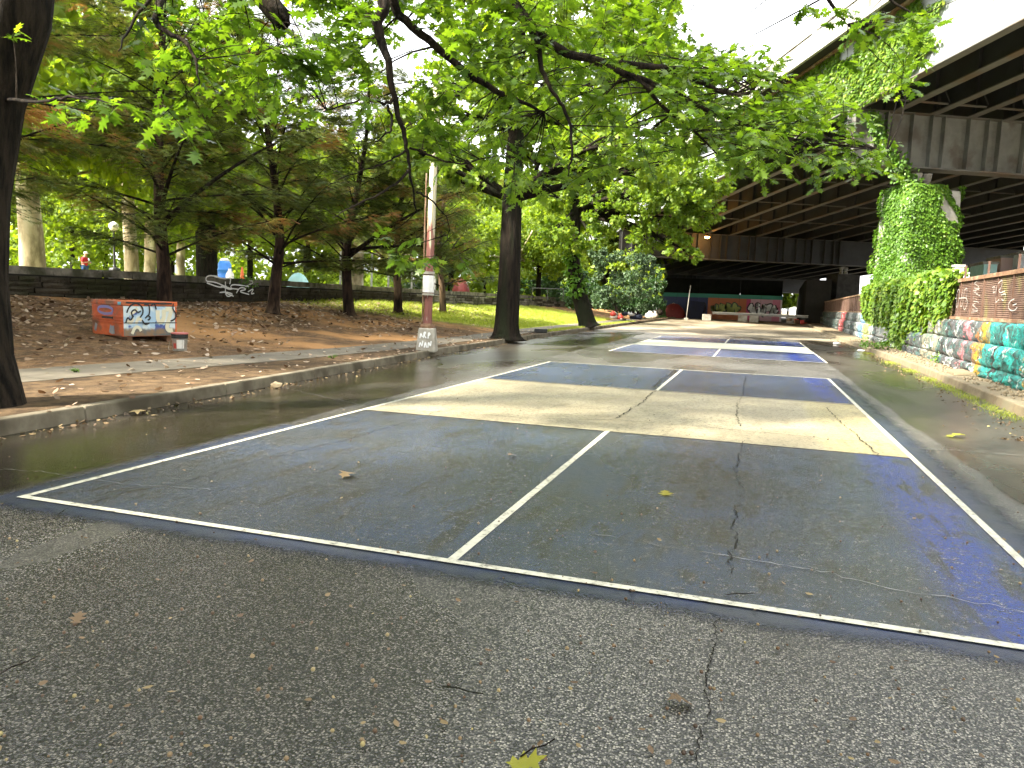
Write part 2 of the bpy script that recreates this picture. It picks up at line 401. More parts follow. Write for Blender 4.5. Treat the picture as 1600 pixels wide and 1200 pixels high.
while len(e) < len(bands): e.new(.5)
for q, (p, c) in zip(e, bands): q.position = (p-8)/68; q.color = rgba(c)
vo = N(t, 'ShaderNodeTexVoronoi', feature='DISTANCE_TO_EDGE'); vo.inputs['Scale'].default_value = 2.3
dd = N(t, 'ShaderNodeVectorMath', operation='ADD'); nn = N(t, 'ShaderNodeTexNoise'); nn.inputs['Scale'].default_value = 2.5
L(t, v, nn.inputs['Vector']); L(t, v, dd.inputs[0]); L(t, nn.outputs['Color'], dd.inputs[1]); L(t, dd.outputs[0], vo.inputs['Vector'])
c_ = mixc(t, mth(t, 'MULTIPLY', rng(t, noise(t, v, 3.1, 5, .6, .8), .50, .56), .7), cr.outputs[0], (.04, .13, .12))
c_ = mixc(t, mth(t, 'MULTIPLY', rng(t, noise(t, v, 2.3, 5, .6, 1.2), .60, .63), .9), c_, (.62, .66, .63))
c_ = mixc(t, rng(t, vo.outputs['Distance'], .012, .03, .75, 0), c_, (.012, .012, .014))
c_ = mixc(t, mth(t, 'MULTIPLY', rng(t, noise(t, world_pos(t, (1, 4, .7)), 3.2, 6, .7, .5), .56, .60), .8), c_, (.02, .02, .022))
c_ = mixc(t, mth(t, 'MULTIPLY', rng(t, noise(t, v, 14, 6), .54, .66), .7), c_, (.10, .09, .065))
c_ = mixc(t, mth(t, 'MULTIPLY', rng(t, noise(t, world_pos(t, (1, 3, .25)), 2.2, 5), .60, .70), .5), c_, (.05, .05, .04))
L(t, c_, b.inputs['Base Color']); b.inputs['Roughness'].default_value = .6
bumpn(t, b, noise(t, v, 7, 7, .7), 1.0, .09)
# brown louvred fence
M_fence, t, b = newmat('fence_brown_steel'); v = world_pos(t)
c_ = mixc(t, rng(t, noise(t, v, 3, 6), .35, .65), (.080, .042, .028), (.12, .070, .048))
c_ = mixc(t, mth(t, 'MULTIPLY', rng(t, noise(t, world_pos(t, (1, 1, .4)), 1.1, 5), .54, .66), .7), c_, (.20, .12, .10))
c_ = mixc(t, mth(t, 'MULTIPLY', rng(t, noise(t, world_pos(t, (1, 1, .5)), 1.7, 5), .56, .68), .6), c_, (.16, .15, .04))
L(t, c_, b.inputs['Base Color']); b.inputs['Roughness'].default_value = .7; bumpn(t, b, noise(t, v, 40, 5), .3, .01)

# leaf materials
G_oak = leafmat('oak_leaf', [(0, (.012, .032, .006)), (.35, (.060, .115, .014)), (.75, (.125, .20, .022)), (1, (.19, .25, .028))], .36, .55, tcol=(1.9, 1.9, .5))
G_street = leafmat('street_tree_leaf', [(0, (.05, .10, .013)), (.4, (.105, .18, .02)), (.8, (.18, .25, .027)), (1, (.24, .28, .035))], .45, .5, tcol=(1.8, 1.7, .5))
G_park = leafmat('park_leaf', [(0, (.06, .11, .016)), (.4, (.12, .19, .022)), (.8, (.20, .27, .03)), (1, (.27, .31, .04))], .5, .55, tcol=(1.8, 1.7, .5))
G_con = leafmat('conifer_needles', [(0, (.022, .036, .010)), (.36, (.070, .100, .022)), (.64, (.145, .175, .04)), (.77, (.17, .15, .045)), (.85, (.24, .115, .04)), (1, (.34, .18, .07))], .6, .48, tcol=(1.3, 1.25, .8), nscale=.55)
G_ivy = leafmat('ivy_leaf', [(0, (.040, .095, .010)), (.45, (.075, .165, .016)), (.85, (.125, .23, .025)), (1, (.20, .24, .03))], .42, .35)
G_ivy_y = leafmat('ivy_leaf_yellowing', [(0, (.07, .13, .012)), (.45, (.13, .20, .018)), (.8, (.23, .25, .025)), (1, (.34, .27, .03))], .45, .35)
G_ivy_m = leafmat('ivy_leaf_mixed', [(0, (.05, .115, .011)), (.5, (.10, .185, .017)), (.85, (.17, .235, .024)), (1, (.28, .26, .03))], .45, .4)
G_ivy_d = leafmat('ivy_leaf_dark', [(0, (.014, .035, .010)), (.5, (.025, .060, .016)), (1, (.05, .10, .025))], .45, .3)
G_bush = leafmat('bush_leaf', [(0, (.035, .065, .030)), (.5, (.065, .11, .05)), (1, (.12, .17, .085))], .45, .3, tcol=(1.2, 1.3, .8))
G_grass = leafmat('grass_blade', [(0, (.13, .18, .02)), (.5, (.24, .29, .035)), (1, (.36, .36, .07))], .6, .4)
G_litter = leafmat('fallen_leaf', [(0, (.06, .032, .018)), (.35, (.16, .09, .048)), (.6, (.34, .24, .16)), (1, (.62, .53, .42))], .7, .15, tcol=(1, .9, .7))
G_gutter = leafmat('gutter_leaf', [(0, (.06, .034, .018)), (.5, (.14, .09, .045)), (.85, (.24, .18, .08)), (1, (.28, .27, .09))], .6, .15, tcol=(1, .9, .7))
G_acorn = leafmat('acorn', [(0, (.02, .014, .01)), (.45, (.10, .055, .024)), (.8, (.22, .16, .08)), (1, (.36, .32, .11))], .5, 0.0)

# leaf templates (y = length axis, unit length)
def lobed(n_pairs=3):
    pts = [(0, 0)]
    side = [(.06, .12), (.30, .20), (.13, .32), (.46, .48), (.15, .55), (.40, .78), (.13, .76), (0, 1.0)]
    right = side; left = [(-x, y) for x, y in side[:-1]][::-1]
    o = [(0, 0, 0)]+[(x, y, -.10*abs(x)+.06*math.sin(y*3)) for x, y in right]+[(x, y, -.10*abs(x)+.06*math.sin(y*3)) for x, y in left]
    mid = [(0, .32, .02), (0, .55, .04), (0, .76, .04)]
    V = o+mid; a, b_, c = len(o), len(o)+1, len(o)+2
    # outline indices: 0 base,1..7 right sides,8 tip, 9..15 left
    F = [(0, 1, 2, 3, a), (a, 3, 4, 5, b_), (b_, 5, 6, 7, c), (c, 7, 8), (c, 8, 9), (b_, c, 9, 10, 11), (a, b_, 11, 12, 13), (0, a, 13, 14, 15)]
    return V, F
OAK_V, OAK_F = lobed()
SIX_V = [(0, 0, 0), (.30, .30, -.05), (.26, .68, -.03), (0, 1, 0), (-.26, .68, -.03), (-.30, .30, -.05), (0, .5, .05)]
SIX_F = [(0, 1, 6), (1, 2, 3, 6), (3, 4, 5, 6), (5, 0, 6)]
QUAD_V = [(0, 0, 0), (.34, .45, -.06), (0, 1, 0), (-.34, .45, -.06)]; QUAD_F = [(0, 1, 2), (0, 2, 3)]
STAR_V = [(0, 0, 0), (.42, .12, -.04), (.20, .42, 0), (.36, .72, -.05), (.10, .66, .02), (0, 1, -.03), (-.10, .66, .02), (-.36, .72, -.05), (-.20, .42, 0), (-.42, .12, -.04)]
STAR_F = [(0, 1, 2, 8, 9), (2, 3, 4, 6, 7, 8), (4, 5, 6)]
IVY_V = [(0, 0, .02), (.40, -.08, -.05), (.30, .35, 0), (.34, .55, -.04), (0, 1, -.08), (-.34, .55, -.04), (-.30, .35, 0), (-.40, -.08, -.05)]
IVY_F = [(0, 1, 2), (0, 2, 3, 4), (0, 4, 5, 6), (0, 6, 7)]
def spray():
    V = []; F = []
    rr = random.Random(3)
    for i in range(9):
        y = .08+.92*i/9; s = 1 if i % 2 else -1
        for sg in (s,):
            a = .55+.25*rr.random(); l = .42*(1-.55*y)+.08; x1 = sg*l*math.sin(a); y1 = y+l*math.cos(a); dz = -.10*l+.12*(rr.random()-.5)
            n = len(V); V += [(0, y-.06, 0), (0, y+.06, 0), (x1, y1, dz)]; F.append((n, n+1, n+2))
    n = len(V); V += [(-.02, 0, 0), (.02, 0, 0), (.0, 1.05, -.05)]; F.append((n, n+1, n+2))
    return V, F
SPR_V, SPR_F = spray()
BLADE_V = [(-.08, 0, 0), (.08, 0, 0), (.03, .6, .08), (0, 1, .25)]; BLADE_F = [(0, 1, 2), (0, 2, 3)]

# ------------------------------------------------------------------ terrain tables
KL = [(-30, -5.6), (-5, -6.05), (5, -6.44), (9.4, -6.75), (17.7, -7.37), (28.6, -7.85), (60, -8.4), (93, -8.75), (160, -9)]
KR = [(-30, 1.6), (0, 3.1), (5, 3.42), (12, 3.74), (20, 4.0), (30, 4.08), (42, 4.18), (52, 4.4), (75, 5.0), (160, 7)]
SWI = [(-30, -9.0), (5, -8.95), (8.7, -8.6), (12, -8.15), (18, -7.95), (30, -8.55), (60, -9.2), (100, -9.4)]
SWO = [(-30, -10.5), (5, -10.3), (8.1, -10.1), (12.7, -9.45), (16, -9.2), (22, -9.25), (32, -9.9), (60, -10.6), (100, -10.8)]
WX = -17.0
XW = [(0, 3.8), (15, 4.6), (21.8, 4.85), (26.6, 5.02), (34, 5.15), (42, 5.28), (55, 5.7), (75, 6.4), (100, 7.3)]   # right wall face
def bank_z(x, y):
    o = lerp(SWO, y)
    if x >= o: return .15
    tt = min(1, (o-x)/(o-WX)); top = lerp([(0, 1.15), (14, 1.1), (20, 1.0), (30, 1.15), (45, .98), (60, 1.0), (75, .9)], y)
    ex = lerp([(0, 1.9), (18, 1.8), (28, 1.3), (40, 1.0), (55, .95), (70, .8)], y)
    return .15+(top-.15)*tt**ex + .02*math.sin(x*3.1+y*1.7)*min(1, 4*tt)
def hit(px, py):
    d = ray(px, py)
    k = 2.0
    while k < 150:
        p = CAM+d*k
        if p.x < lerp(KL, p.y)-.15:
            z = bank_z(p.x, p.y) if p.x > WX else 1.5
        elif p.x > lerp(KR, p.y)+.15: z = .15
        else: z = 0
        if p.z <= z: return Vector((p.x, p.y, z))
        k += .03
    return p

# ================================================================== SETTING
g = MB(); g.add([(-900, -900, -.06), (900, -900, -.06), (900, 1500, -.06), (-900, 1500, -.06)], [(0, 1, 2, 3)])
tag(g.build('ground', M_ground), kind='structure')
ys = [-25, -10, -3, 0, 3, 6, 9, 12, 15, 18, 22, 26, 30, 36, 42, 50, 60, 72, 85, 100, 130, 170]
g = MB()
for a, b_ in zip(ys, ys[1:]):
    g.add([(lerp(KL, a)-.05, a, 0), (lerp(KR, a)+.05, a, 0), (lerp(KR, b_)+.05, b_, 0), (lerp(KL, b_)-.05, b_, 0)], [(0, 1, 2, 3)])
tag(g.build('road', M_road), kind='structure')
# kerbs, built stone by stone
def kerb(name, tab, side, m_, lo, hi, step):
    root = tag(MB().build('kerb' if side < 0 else 'kerb_opposite', m_), kind='structure')
    y = lo
    while y < hi:
        y1 = y+step-.012; x0, x1 = lerp(tab, y), lerp(tab, y1); wd = .17*side; dz = random.uniform(-.006, .006)
        b1 = MB(); h = .15+dz
        b1.hexa([(x0, y, -.05), (x0+wd, y, -.05), (x1+wd, y1, -.05), (x1, y1, -.05), (x0+.03*side, y, h), (x0+wd, y, h), (x1+wd, y1, h), (x1+.03*side, y1, h)])
        if side > 0: b1.f = [tuple(reversed(f)) for f in b1.f]
        b1.build('kerbstone', m_, root, bevel=.02); y += step
kerb('kerb', KL, -1, M_kerb, -6, 96, 2.4)
kerb('kerb', KR, 1, M_kerb_r, 2, 90, 2.4)
# left verge + sidewalk + bank as sheets
def strip(name, m_, f0, f1, z0, z1, yl):
    g = MB()
    for a, b_ in zip(yl, yl[1:]):
        g.add([(f0(a), a, z0), (f1(a), a, z1), (f1(b_), b_, z1), (f0(b_), b_, z0)], [(0, 1, 2, 3)])
    return tag(g.build(name, m_), kind='structure')
yl = list(np.arange(-8, 100, 1.0))
strip('verge', M_dirt, lambda y: lerp(SWI, y)-.05, lambda y: lerp(KL, y)-.16, .143, .143, yl)
# sidewalk slabs
sw = tag(MB().build('sidewalk', M_walk), kind='structure'); y = -6
while y < 70:
    y1 = y+1.5-.012; dz = random.uniform(-.004, .004)
    b1 = MB(); b1.hexa([(lerp(SWO, y), y, .0), (lerp(SWI, y), y, .0), (lerp(SWI, y1), y1, .0), (lerp(SWO, y1), y1, .0), (lerp(SWO, y), y, .152+dz), (lerp(SWI, y), y, .152+dz), (lerp(SWI, y1), y1, .152+dz), (lerp(SWO, y1), y1, .152+dz)])
    b1.build('slab', M_walk, sw); y += 1.5
g = MB(); NX = 26; yb = list(np.arange(-8, 110, .8)); vid = []
for y in yb:
    o = lerp(SWO, y)+.02
    for i in range(NX+1):
        x = o+(WX-.15-o)*i/NX; g.v.append((x, y, bank_z(x, y)+.02*(random.random()-.5)*(i > 0)))
for j in range(len(yb)-1):
    for i in range(NX):
        a = j*(NX+1)+i; g.f.append((a, a+NX+1, a+NX+2, a+1))
tag(g.build('bank', M_bank, smooth=True), kind='structure')
g = MB(); g.add([(WX-.3, -30, 1.5), (WX-.3, 140, 1.5), (-260, 260, 1.5), (-260, -60, 1.5)], [(0, 1, 2, 3)])
tag(g.build('park_lawn', M_park), kind='structure')
strip('pavement', M_kerb_r, lambda y: lerp(KR, y)+.165, lambda y: lerp(XW, y)+.3, .135, .12, yl)
strip('yard', M_ground, lambda y: lerp(XW, y)+.3, lambda y: 120, .3, .3, list(np.arange(-8, 120, 4)))

# ------------------------------------------------------------------ courts
CW, CL, K1, K2 = 6.096, 13.411, 4.572, 8.839
def quad(x0, y0, x1, y1, z): return [(x0, y0, z), (x1, y0, z), (x1, y1, z), (x0, y1, z)]
def sheet(name, rects, m_, parent, z):
    g = MB()
    for (x0, y0, x1, y1) in rects: g.add(quad(x0, y0, x1, y1, z), [(0, 1, 2, 3)])
    return g.build(name, m_, parent)
def court(ox, oy, mb_, mc, first, label):
    root = empty('court', (ox, oy, 0)); tag(root, label, kind='structure')
    P = root
    for x0, x1 in ((0, CW/2), (CW/2, CW)):
        sheet('service_box', [(x0, 0, x1, K1)], mb_, P, .008); sheet('service_box', [(x0, K2, x1, CL)], mb_, P, .008)
    sheet('no_volley_zone', [(0, K1, CW, K2)], mc, P, .008)
    lw = .055; z = .012
    sheet('baseline', [(0, 0, CW, lw)], M_line, P, z); sheet('baseline', [(0, CL-lw, CW, CL)], M_line, P, z)
    sheet('sideline', [(0, lw, lw, CL-lw)], M_line, P, z); sheet('sideline', [(CW-lw, lw, CW, CL-lw)], M_line, P, z)
    for a, c in ((lw, K1), (K2, CL-lw)): sheet('centre_line', [(CW/2-lw/2, a, CW/2+lw/2, c)], M_line, P, z)
    for yy in (K1-lw, K2): sheet('zone_line', [(lw, yy, CW-lw, yy+lw)], M_line if not first else mc, P, .0135)
    if first:
        g = MB(); n = 0; ed = []
        for (x0, y0, x1, y1, e4) in ((-.1, -.34, CW+.05, .02, (0, 0, 1, 1)), (CW-.02, -.4, CW+.45, CL+.2, (1, 0, 0, 1)), (-.35, -.1, .02, 3.2, (0, 1, 1, 0))):
            nx, ny = max(1, int((x1-x0)/.3)), max(1, int((y1-y0)/.3))
            g.add(quad(x0, y0, x1, y1, .004+.0012*n), [(0, 1, 2, 3)]); ed += list(e4); n += 1
        o = g.build('overspray', M_over, P)
        a = o.data.attributes.new('edge', 'FLOAT', 'POINT'); a.data.foreach_set('value', np.array(ed, np.float32))
    return root
def ground_mark(name, pxs, wd, m_, z, seed, jit=.009, step=.035):
    r2 = random.Random(seed); P = [gp(*q) for q in pxs]; Q = []
    for a, b_ in zip(P, P[1:]):
        n_ = max(1, int((b_-a).length/step))
        for k in range(n_): Q.append(a.lerp(b_, k/n_))
    Q.append(P[-1]); g = MB(); off = 0
    for i, p in enumerate(Q):
        d = Q[min(i+1, len(Q)-1)]-Q[max(i-1, 0)]; d.normalize(); n_ = Vector((-d.y, d.x, 0)); off = off*.7+r2.gauss(0, jit); w_ = wd*.62*r2.uniform(.1, 1.2)
        for sg in (1, -1): q = p+n_*(off+sg*w_/2); g.v.append((q.x, q.y, z))
    g.f = [(2*i, 2*i+1, 2*i+3, 2*i+2) for i in range(len(Q)-1)]
    return g.build(name, m_, bpy.data.objects['road'])
M_crack = mat('crack_shadow', (.012, .011, .009), (.02, .018, .015), 30, .9); M_seam = mat('seam_paint', (.17, .165, .15), (.11, .105, .095), 12, .6); M_tar = mat('tar', (.010, .010, .011), None, 5, .35)
ground_mark('crack', [(1160, 690), (1150, 730), (1158, 770), (1148, 810), (1145, 850), (1140, 900)], .014, M_crack, .0165, 1, .012)
ground_mark('crack', [(1122, 965), (1118, 985), (1120, 1010), (1105, 1060), (1100, 1110), (1085, 1198)], .010, M_crack, .0062, 2, .006, .015)
ground_mark('crack', [(1025, 611), (1000, 632), (962, 656)], .03, M_crack, .0165, 3)
ground_mark('crack', [(1290, 638), (1320, 668), (1362, 702), (1375, 718)], .022, M_crack, .0165, 4)
ground_mark('crack', [(600, 642), (700, 646), (850, 656), (960, 658), (1100, 669), (1250, 683), (1390, 696)], .018, M_crack, .0165, 5)
ground_mark('crack', [(1165, 590), (1160, 615), (1150, 640), (1155, 668)], .02, M_crack, .0166, 6)
ground_mark('crack', [(0, 842), (60, 822), (110, 798), (200, 770), (300, 752), (400, 722), (540, 690), (700, 640)], .016, M_crack, .0167, 7)
ground_mark('crack', [(0, 737), (60, 740), (130, 752), (230, 762), (330, 768)], .010, M_seam, .0167, 8)
ground_mark('crack', [(340, 580), (480, 615), (560, 632)], .012, M_seam, .0062, 12)
ground_mark('seam', [(930, 838), (1000, 850), (1100, 868), (1250, 891), (1400, 925), (1600, 962)], .014, M_seam, .0168, 9, .012)
ground_mark('seam', [(1420, 702), (1500, 706), (1600, 714)], .03, M_seam, .0168, 10, .006)
ground_mark('tar_smear', [(1022, 607), (1040, 592), (1056, 579)], .13, M_tar, .0112, 11, .02)
court(-4.4988, 3.5741, M_blue, M_cream, True, 'near worn blue and cream pickleball court painted on wet asphalt')
court(-4.08, 22.2, M_blue2, M_cream2, False, 'far fresher blue and pale cream court beyond the first')

# ------------------------------------------------------------------ left stone wall
wall = empty('stone_wall', (WX, 10, 1), 'long dark rubble stone wall with capstones between dirt bank and park', 'wall')
wall.location = (0, 0, 0)
def wall_base(y): return bank_z(WX+.05, y)
g = MB()
for a in np.arange(2, 88, 2.0):
    za, zb = wall_base(a)-.4, wall_base(a+2)-.4
    ta, tb = 1.60, 1.60
    if a > 44: ta = tb = 1.5
    g.hexa([(WX-.38, a, za), (WX-.05, a, za), (WX-.05, a+2, zb), (WX-.38, a+2, zb), (WX-.38, a, ta), (WX-.05, a, ta), (WX-.05, a+2, tb), (WX-.38, a+2, tb)])
g.build('mortar_core', M_mortar, wall)
def rough_block(seed, nx=4, nz=3, amp=.12, rim=.75):
    """unit block (-.5..5 in y and z, depth 0..1 in x facing +x) with an uneven face"""
    rr = random.Random(seed); g = MB()
    for j in range(nz+1):
        for i in range(nx+1):
            e = (i in (0, nx)) or (j in (0, nz))
            g.v.append((rim if e else 1+rr.uniform(-amp, amp)*1.2, -.5+i/nx+(0 if i in (0, nx) else rr.uniform(-.05, .05))+(rr.uniform(-.02, .02)), -.5+j/nz+rr.uniform(-.035, .035)))
    for j in range(nz):
        for i in range(nx):
            a = j*(nx+1)+i; g.f.append((a, a+1, a+nx+2, a+nx+1))
    n = len(g.v); rim = [i for i in range(nx+1)]+[(nx+1)*(j+1)-1 for j in range(1, nz+1)]+[(nx+1)*nz+i for i in range(nx-1, -1, -1)]+[(nx+1)*j for j in range(nz-1, 0, -1)]
    for i in rim: x, y, z = g.v[i]; g.v.append((0, y, z))
    k = len(rim)
    for q in range(k): g.f.append((rim[q], n+q, n+(q+1) % k, rim[(q+1) % k]))
    return g
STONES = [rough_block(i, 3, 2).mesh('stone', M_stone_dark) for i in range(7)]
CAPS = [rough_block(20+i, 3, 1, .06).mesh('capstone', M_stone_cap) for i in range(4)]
STONES_L = [rough_block(i, 3, 2).mesh('stone_lit', M_stone_cap) for i in range(5)]  # paler copies, sunlight on the far stretch put into the stone colour
far_g = MB()
def put(me, name, parent, loc, sc_, rz=0):
    o = link(name, me, parent); o.location = loc; o.scale = sc_; o.rotation_euler.z = rz; return o
y = 6.0; rr = random.Random(5); count = 0
for c in range(4):
    y = 6.0+rr.random()*.5
    while y < 86:
        ln = rr.uniform(.55, 1.15)*(1 if y < 40 else 1.5); yc = y+ln/2; zb = wall_base(yc)-.06; ch = (1.56-zb)/4
        zc = zb+ch*(c+.5); dp = rr.uniform(.09, .15)
        if y < 66:
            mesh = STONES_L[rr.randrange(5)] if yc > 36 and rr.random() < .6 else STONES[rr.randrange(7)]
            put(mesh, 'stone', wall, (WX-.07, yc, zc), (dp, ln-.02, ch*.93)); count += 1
        else: far_g.box((WX, yc, zc), (dp, ln-.03, ch*.9))
        y += ln
fo = far_g.build('stones', M_stone_cap, wall); fo['kind'] = 'stuff'
y = 6.0
while y < 86:
    ln = rr.uniform(1.0, 1.7); yc = y+ln/2
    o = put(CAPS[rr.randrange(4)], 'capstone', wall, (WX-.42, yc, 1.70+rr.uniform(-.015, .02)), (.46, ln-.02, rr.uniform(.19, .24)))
    y += ln
# ------------------------------------------------------------------ right retaining wall + fence
rw = empty('graffiti_wall', (0, 0, 0), 'low rock-faced retaining wall painted teal, grey and white below brown fence', 'wall')
RB = [rough_block(40+i, 9, 6, .12, .80).mesh('stone_block', M_graff, True) for i in range(7)]
def wall_dir(y):
    a = lerp(XW, y-.5); b_ = lerp(XW, y+.5); return math.atan2(-(b_-a), 1)
def rwall_h(y): return lerp([(8, .13), (100, .13)], y)
WTOP = [(0, 1.30), (15, 1.31), (25, 1.34), (40, 1.42), (100, 1.42)]
g = MB()
for a in np.arange(7, 96, 2.0):
    x0, x1 = lerp(XW, a)+.22, lerp(XW, a+2)+.22; t0, t1 = lerp(WTOP, a)-.02, lerp(WTOP, a+2)-.02
    g.hexa([(x0, a, -.1), (x0+.4, a, -.1), (x1+.4, a+2, -.1), (x1, a+2, -.1), (x0, a, t0), (x0+.4, a, t0), (x1+.4, a+2, t1), (x1, a+2, t1)])
g.build('core', M_mortar, rw)
far_g = MB()
for c, (f0, f1) in enumerate(((.0, .22), (.225, .60), (.62, .985))):
    y = 8.2+c*.45
    while y < 92:
        ln = rr.uniform(1.1, 1.7); yc = y+ln/2; H = lerp(WTOP, yc)-.10; z0, z1 = .10+H*f0, .10+H*f1
        off = (0, .0, .07)[c]
        o = put(RB[rr.randrange(7)], 'stone_block', rw, (lerp(XW, yc)+.25+off*.6, yc, (z0+z1)/2), (.28-off, ln+.01, (z1-z0)*1.02), math.pi+wall_dir(yc))
        y += ln
fence = empty('steel_fence', (0, 0, 0), 'rusty brown louvred steel fence on top of the graffiti wall', 'fence')
# one louvred panel, local y = length 1, z 0..1
g = MB(); nl = 22
for i in range(nl):
    z0, z1 = i/nl, (i+.86)/nl
    g.add([(0, -.5, z0), (0, .5, z0), (-.018, .5, z0+.15/nl), (-.018, -.5, z0+.15/nl), (-.004, -.5, z1), (-.004, .5, z1)], [(0, 3, 2, 1), (3, 4, 5, 2)])
    z2 = (i+1)/nl; n = len(g.v)
    g.add([(-.004, -.5, z1), (-.004, .5, z1), (0, .5, z2), (0, -.5, z2)], [(0, 3, 2, 1)])
PAN = g.mesh('panel', M_fence)
POST = MB().box((-.02, 0, .5), (.06, .05, 1.02)).mesh('post', M_postst)
SPK = MB().box((0, 0, .5), (.035, .012, 1)).box((.02, 0, .5), (.012, .035, .98)).mesh('upright', M_postst)
y = 8.0; i = 0; PW = 1.22
FH = .93
while y < 90:
    yc = y+PW/2; x = lerp(XW, yc)+.30; z0 = lerp(WTOP, yc)+.06; rz = wall_dir(yc)
    put(PAN, 'panel', fence, (x, yc, z0), (1, PW+.005, FH), rz)
    xp = lerp(XW, y)+.29; zp = lerp(WTOP, y)+.03
    put(POST, 'post', fence, (xp, y, zp), (.75, .6, FH+.04) if i % 2 == 0 else (.6, .35, FH+.03), rz)
    if y < 40 and i % 2 == 0: put(SPK, 'upright', fence, (xp+.06, y+.1, zp+FH+.1), (1, 1, .32+.06*random.random()), rz)
    y += PW; i += 1
g = MB(); g2 = MB()
for a in np.arange(8, 90, 2.0):
    pa = (lerp(XW, a)+.29, a, lerp(WTOP, a)+FH+.10); pb = (lerp(XW, a+2)+.29, a+2, lerp(WTOP, a+2)+FH+.10)
    g.bar(pa, pb, .10, .09); g2.bar((pa[0]-.05, a, pa[2]-FH-.06), (pb[0]-.05, a+2, pb[2]-FH-.06), .12, .07)
g.build('top_rail', M_rust, fence); g2.build('bottom_rail', M_rust, fence)

# paint strokes: ribbons laid on a plane given by origin, axes
def ribbon(strokes, O, U, V, nrm, wd, m_, name, parent, off=.006):
    g = MB(); O, U, V, nrm = map(Vector, (O, U, V, nrm))
    for si, st in enumerate(strokes):
        # smooth the polyline
        pts = [Vector((p[0], p[1])) for p in st]
        for _ in range(2):
            if len(pts) > 2:
                q = [pts[0]]
                for a, b_ in zip(pts, pts[1:]): q += [a*.75+b_*.25, a*.25+b_*.75]
                q.append(pts[-1]); pts = q
        n = len(g.v)
        for i, p in enumerate(pts):
            d = pts[min(i+1, len(pts)-1)]-pts[max(i-1, 0)]
            d = d.normalized() if d.length > 1e-6 else Vector((1, 0)); k = Vector((-d.y, d.x))*wd/2
            for s in (1, -1):
                q = p+k*s; g.v.append(tuple(O+U*q.x+V*q.y+nrm*(off+.0012*si)))
        for i in range(len(pts)-1):
            a = n+2*i; g.f.append((a, a+1, a+3, a+2))
    return g.build(name, m_, parent)
M_tagb = mat('tag_bright', (.80, .80, .78), None, 5, .6)
M_tag = mat('tag_white', (.40, .38, .35), (.28, .26, .24), 12, .6)
def fplane(px, py):
    # point on the fence face for a pixel
    d = ray(px, py); k = 5
    while k < 60:
        p = CAM+d*k
        if p.x >= lerp(XW, p.y)+.245: return p
        k += .01
p0 = fplane(1487, 470); a_ = wall_dir(p0.y); U = Vector((math.sin(a_), -math.cos(a_), 0)); 
def tagfence(strokes, px, py, px2, py2, wd):
    A = fplane(px, py); Bx = fplane(px2, py); sx = (Bx-A).length
    zt = fplane(px, py2).z-A.z
    ribbon([[(x*sx, yv*zt) for x, yv in s] for s in strokes], A+Vector((-.012, 0, 0)), (Bx-A).normalized(), (0, 0, 1), (-1, -.05, 0), wd, M_tag, 'painted_tag', fence, .0)
tagfence([[(0, 0), (.02, .6), (.1, 1), (.22, .95)], [(.02, .5), (.25, .52)], [(.3, .1), (.24, .8), (.36, 1), (.44, .8), (.42, .2), (.34, 0), (.28, .2)], [(.44, .5), (.6, .52), (.95, .5), (1, .2), (.85, -.12), (.78, .1)], [(.62, .95), (.56, .2), (.62, .05), (.7, .2), (.74, .9)], [(.74, .9), (.92, 1), (.9, .3)]], 1488, 482, 1512, 452, .02)
tagfence([[(0, .9), (.3, 1), (.2, .6), (.5, .7)], [(.5, 1), (.45, .5), (.8, .9), (.9, .4), (.6, .3)], [(.1, .3), (.1, -.3)], [(.5, .2), (.5, -.3)]], 1470, 478, 1484, 452, .02)
tagfence([[(0, .8), (.15, .9), (.05, .5), (.2, .6)], [(.25, .9), (.25, .5)], [(.35, 1), (.6, 1.2), (.55, .7), (.4, .7), (.5, .5), (.8, .6)], [(.3, .3), (.3, 0), (.5, .2)], [(.6, .4), (.9, .5), (.8, .1), (.65, .2)]], 1549, 474, 1575, 444, .02)
tagfence([[(.1+.8*((k_*7) % 10)/10, k_/14), (.9-.8*((k_*3) % 10)/10, (k_+.6)/14), (.2+.5*((k_*5) % 10)/10, (k_+1.2)/14)] for k_ in range(14)], 1517, 488, 1533, 442, .012)
tagfence([[(.6, 1), (.2, .9), (0, .5), (.2, .1), (.7, 0), (1, .3)], [(.5, .5), (.9, .6)]], 1575, 486, 1590, 468, .025)

# ================================================================== BRIDGE
BD = Vector((math.sin(R(-26)), math.cos(R(-26)), -.065)); BP = Vector((math.cos(R(-26)), -math.sin(R(-26)), 0)); BO = Vector((7.84, 45.72, 11.92)); BK = 1.17   # BK: unit length of the bridge grid in metres
ZU = Vector((0, 0, 1))
def B(l, s, h): return BO+(BP*l+BD*s+ZU*h)*BK
bridge = empty('elevated_highway', (0, 0, 0), 'steel girder elevated highway crossing diagonally over the street on piers', 'bridge')
def bbox(g, l0, l1, s0, s1, h0, h1):
    return g.hexa([B(l0, s0, h0), B(l1, s0, h0), B(l1, s1, h0), B(l0, s1, h0), B(l0, s0, h1), B(l1, s0, h1), B(l1, s1, h1), B(l0, s1, h1)])
DH = 3.05
spans = [(-46, -.25, [-3.4+1.86*i for i in range(23)]), (.25, 34.75, [-3.5+2.56*i for i in range(17)]), (35.25, 69.75, [-3.5+2.56*i for i in range(17)]), (70.25, 104, [-3.5+4.0*i for i in range(11)])]
stiff = {}
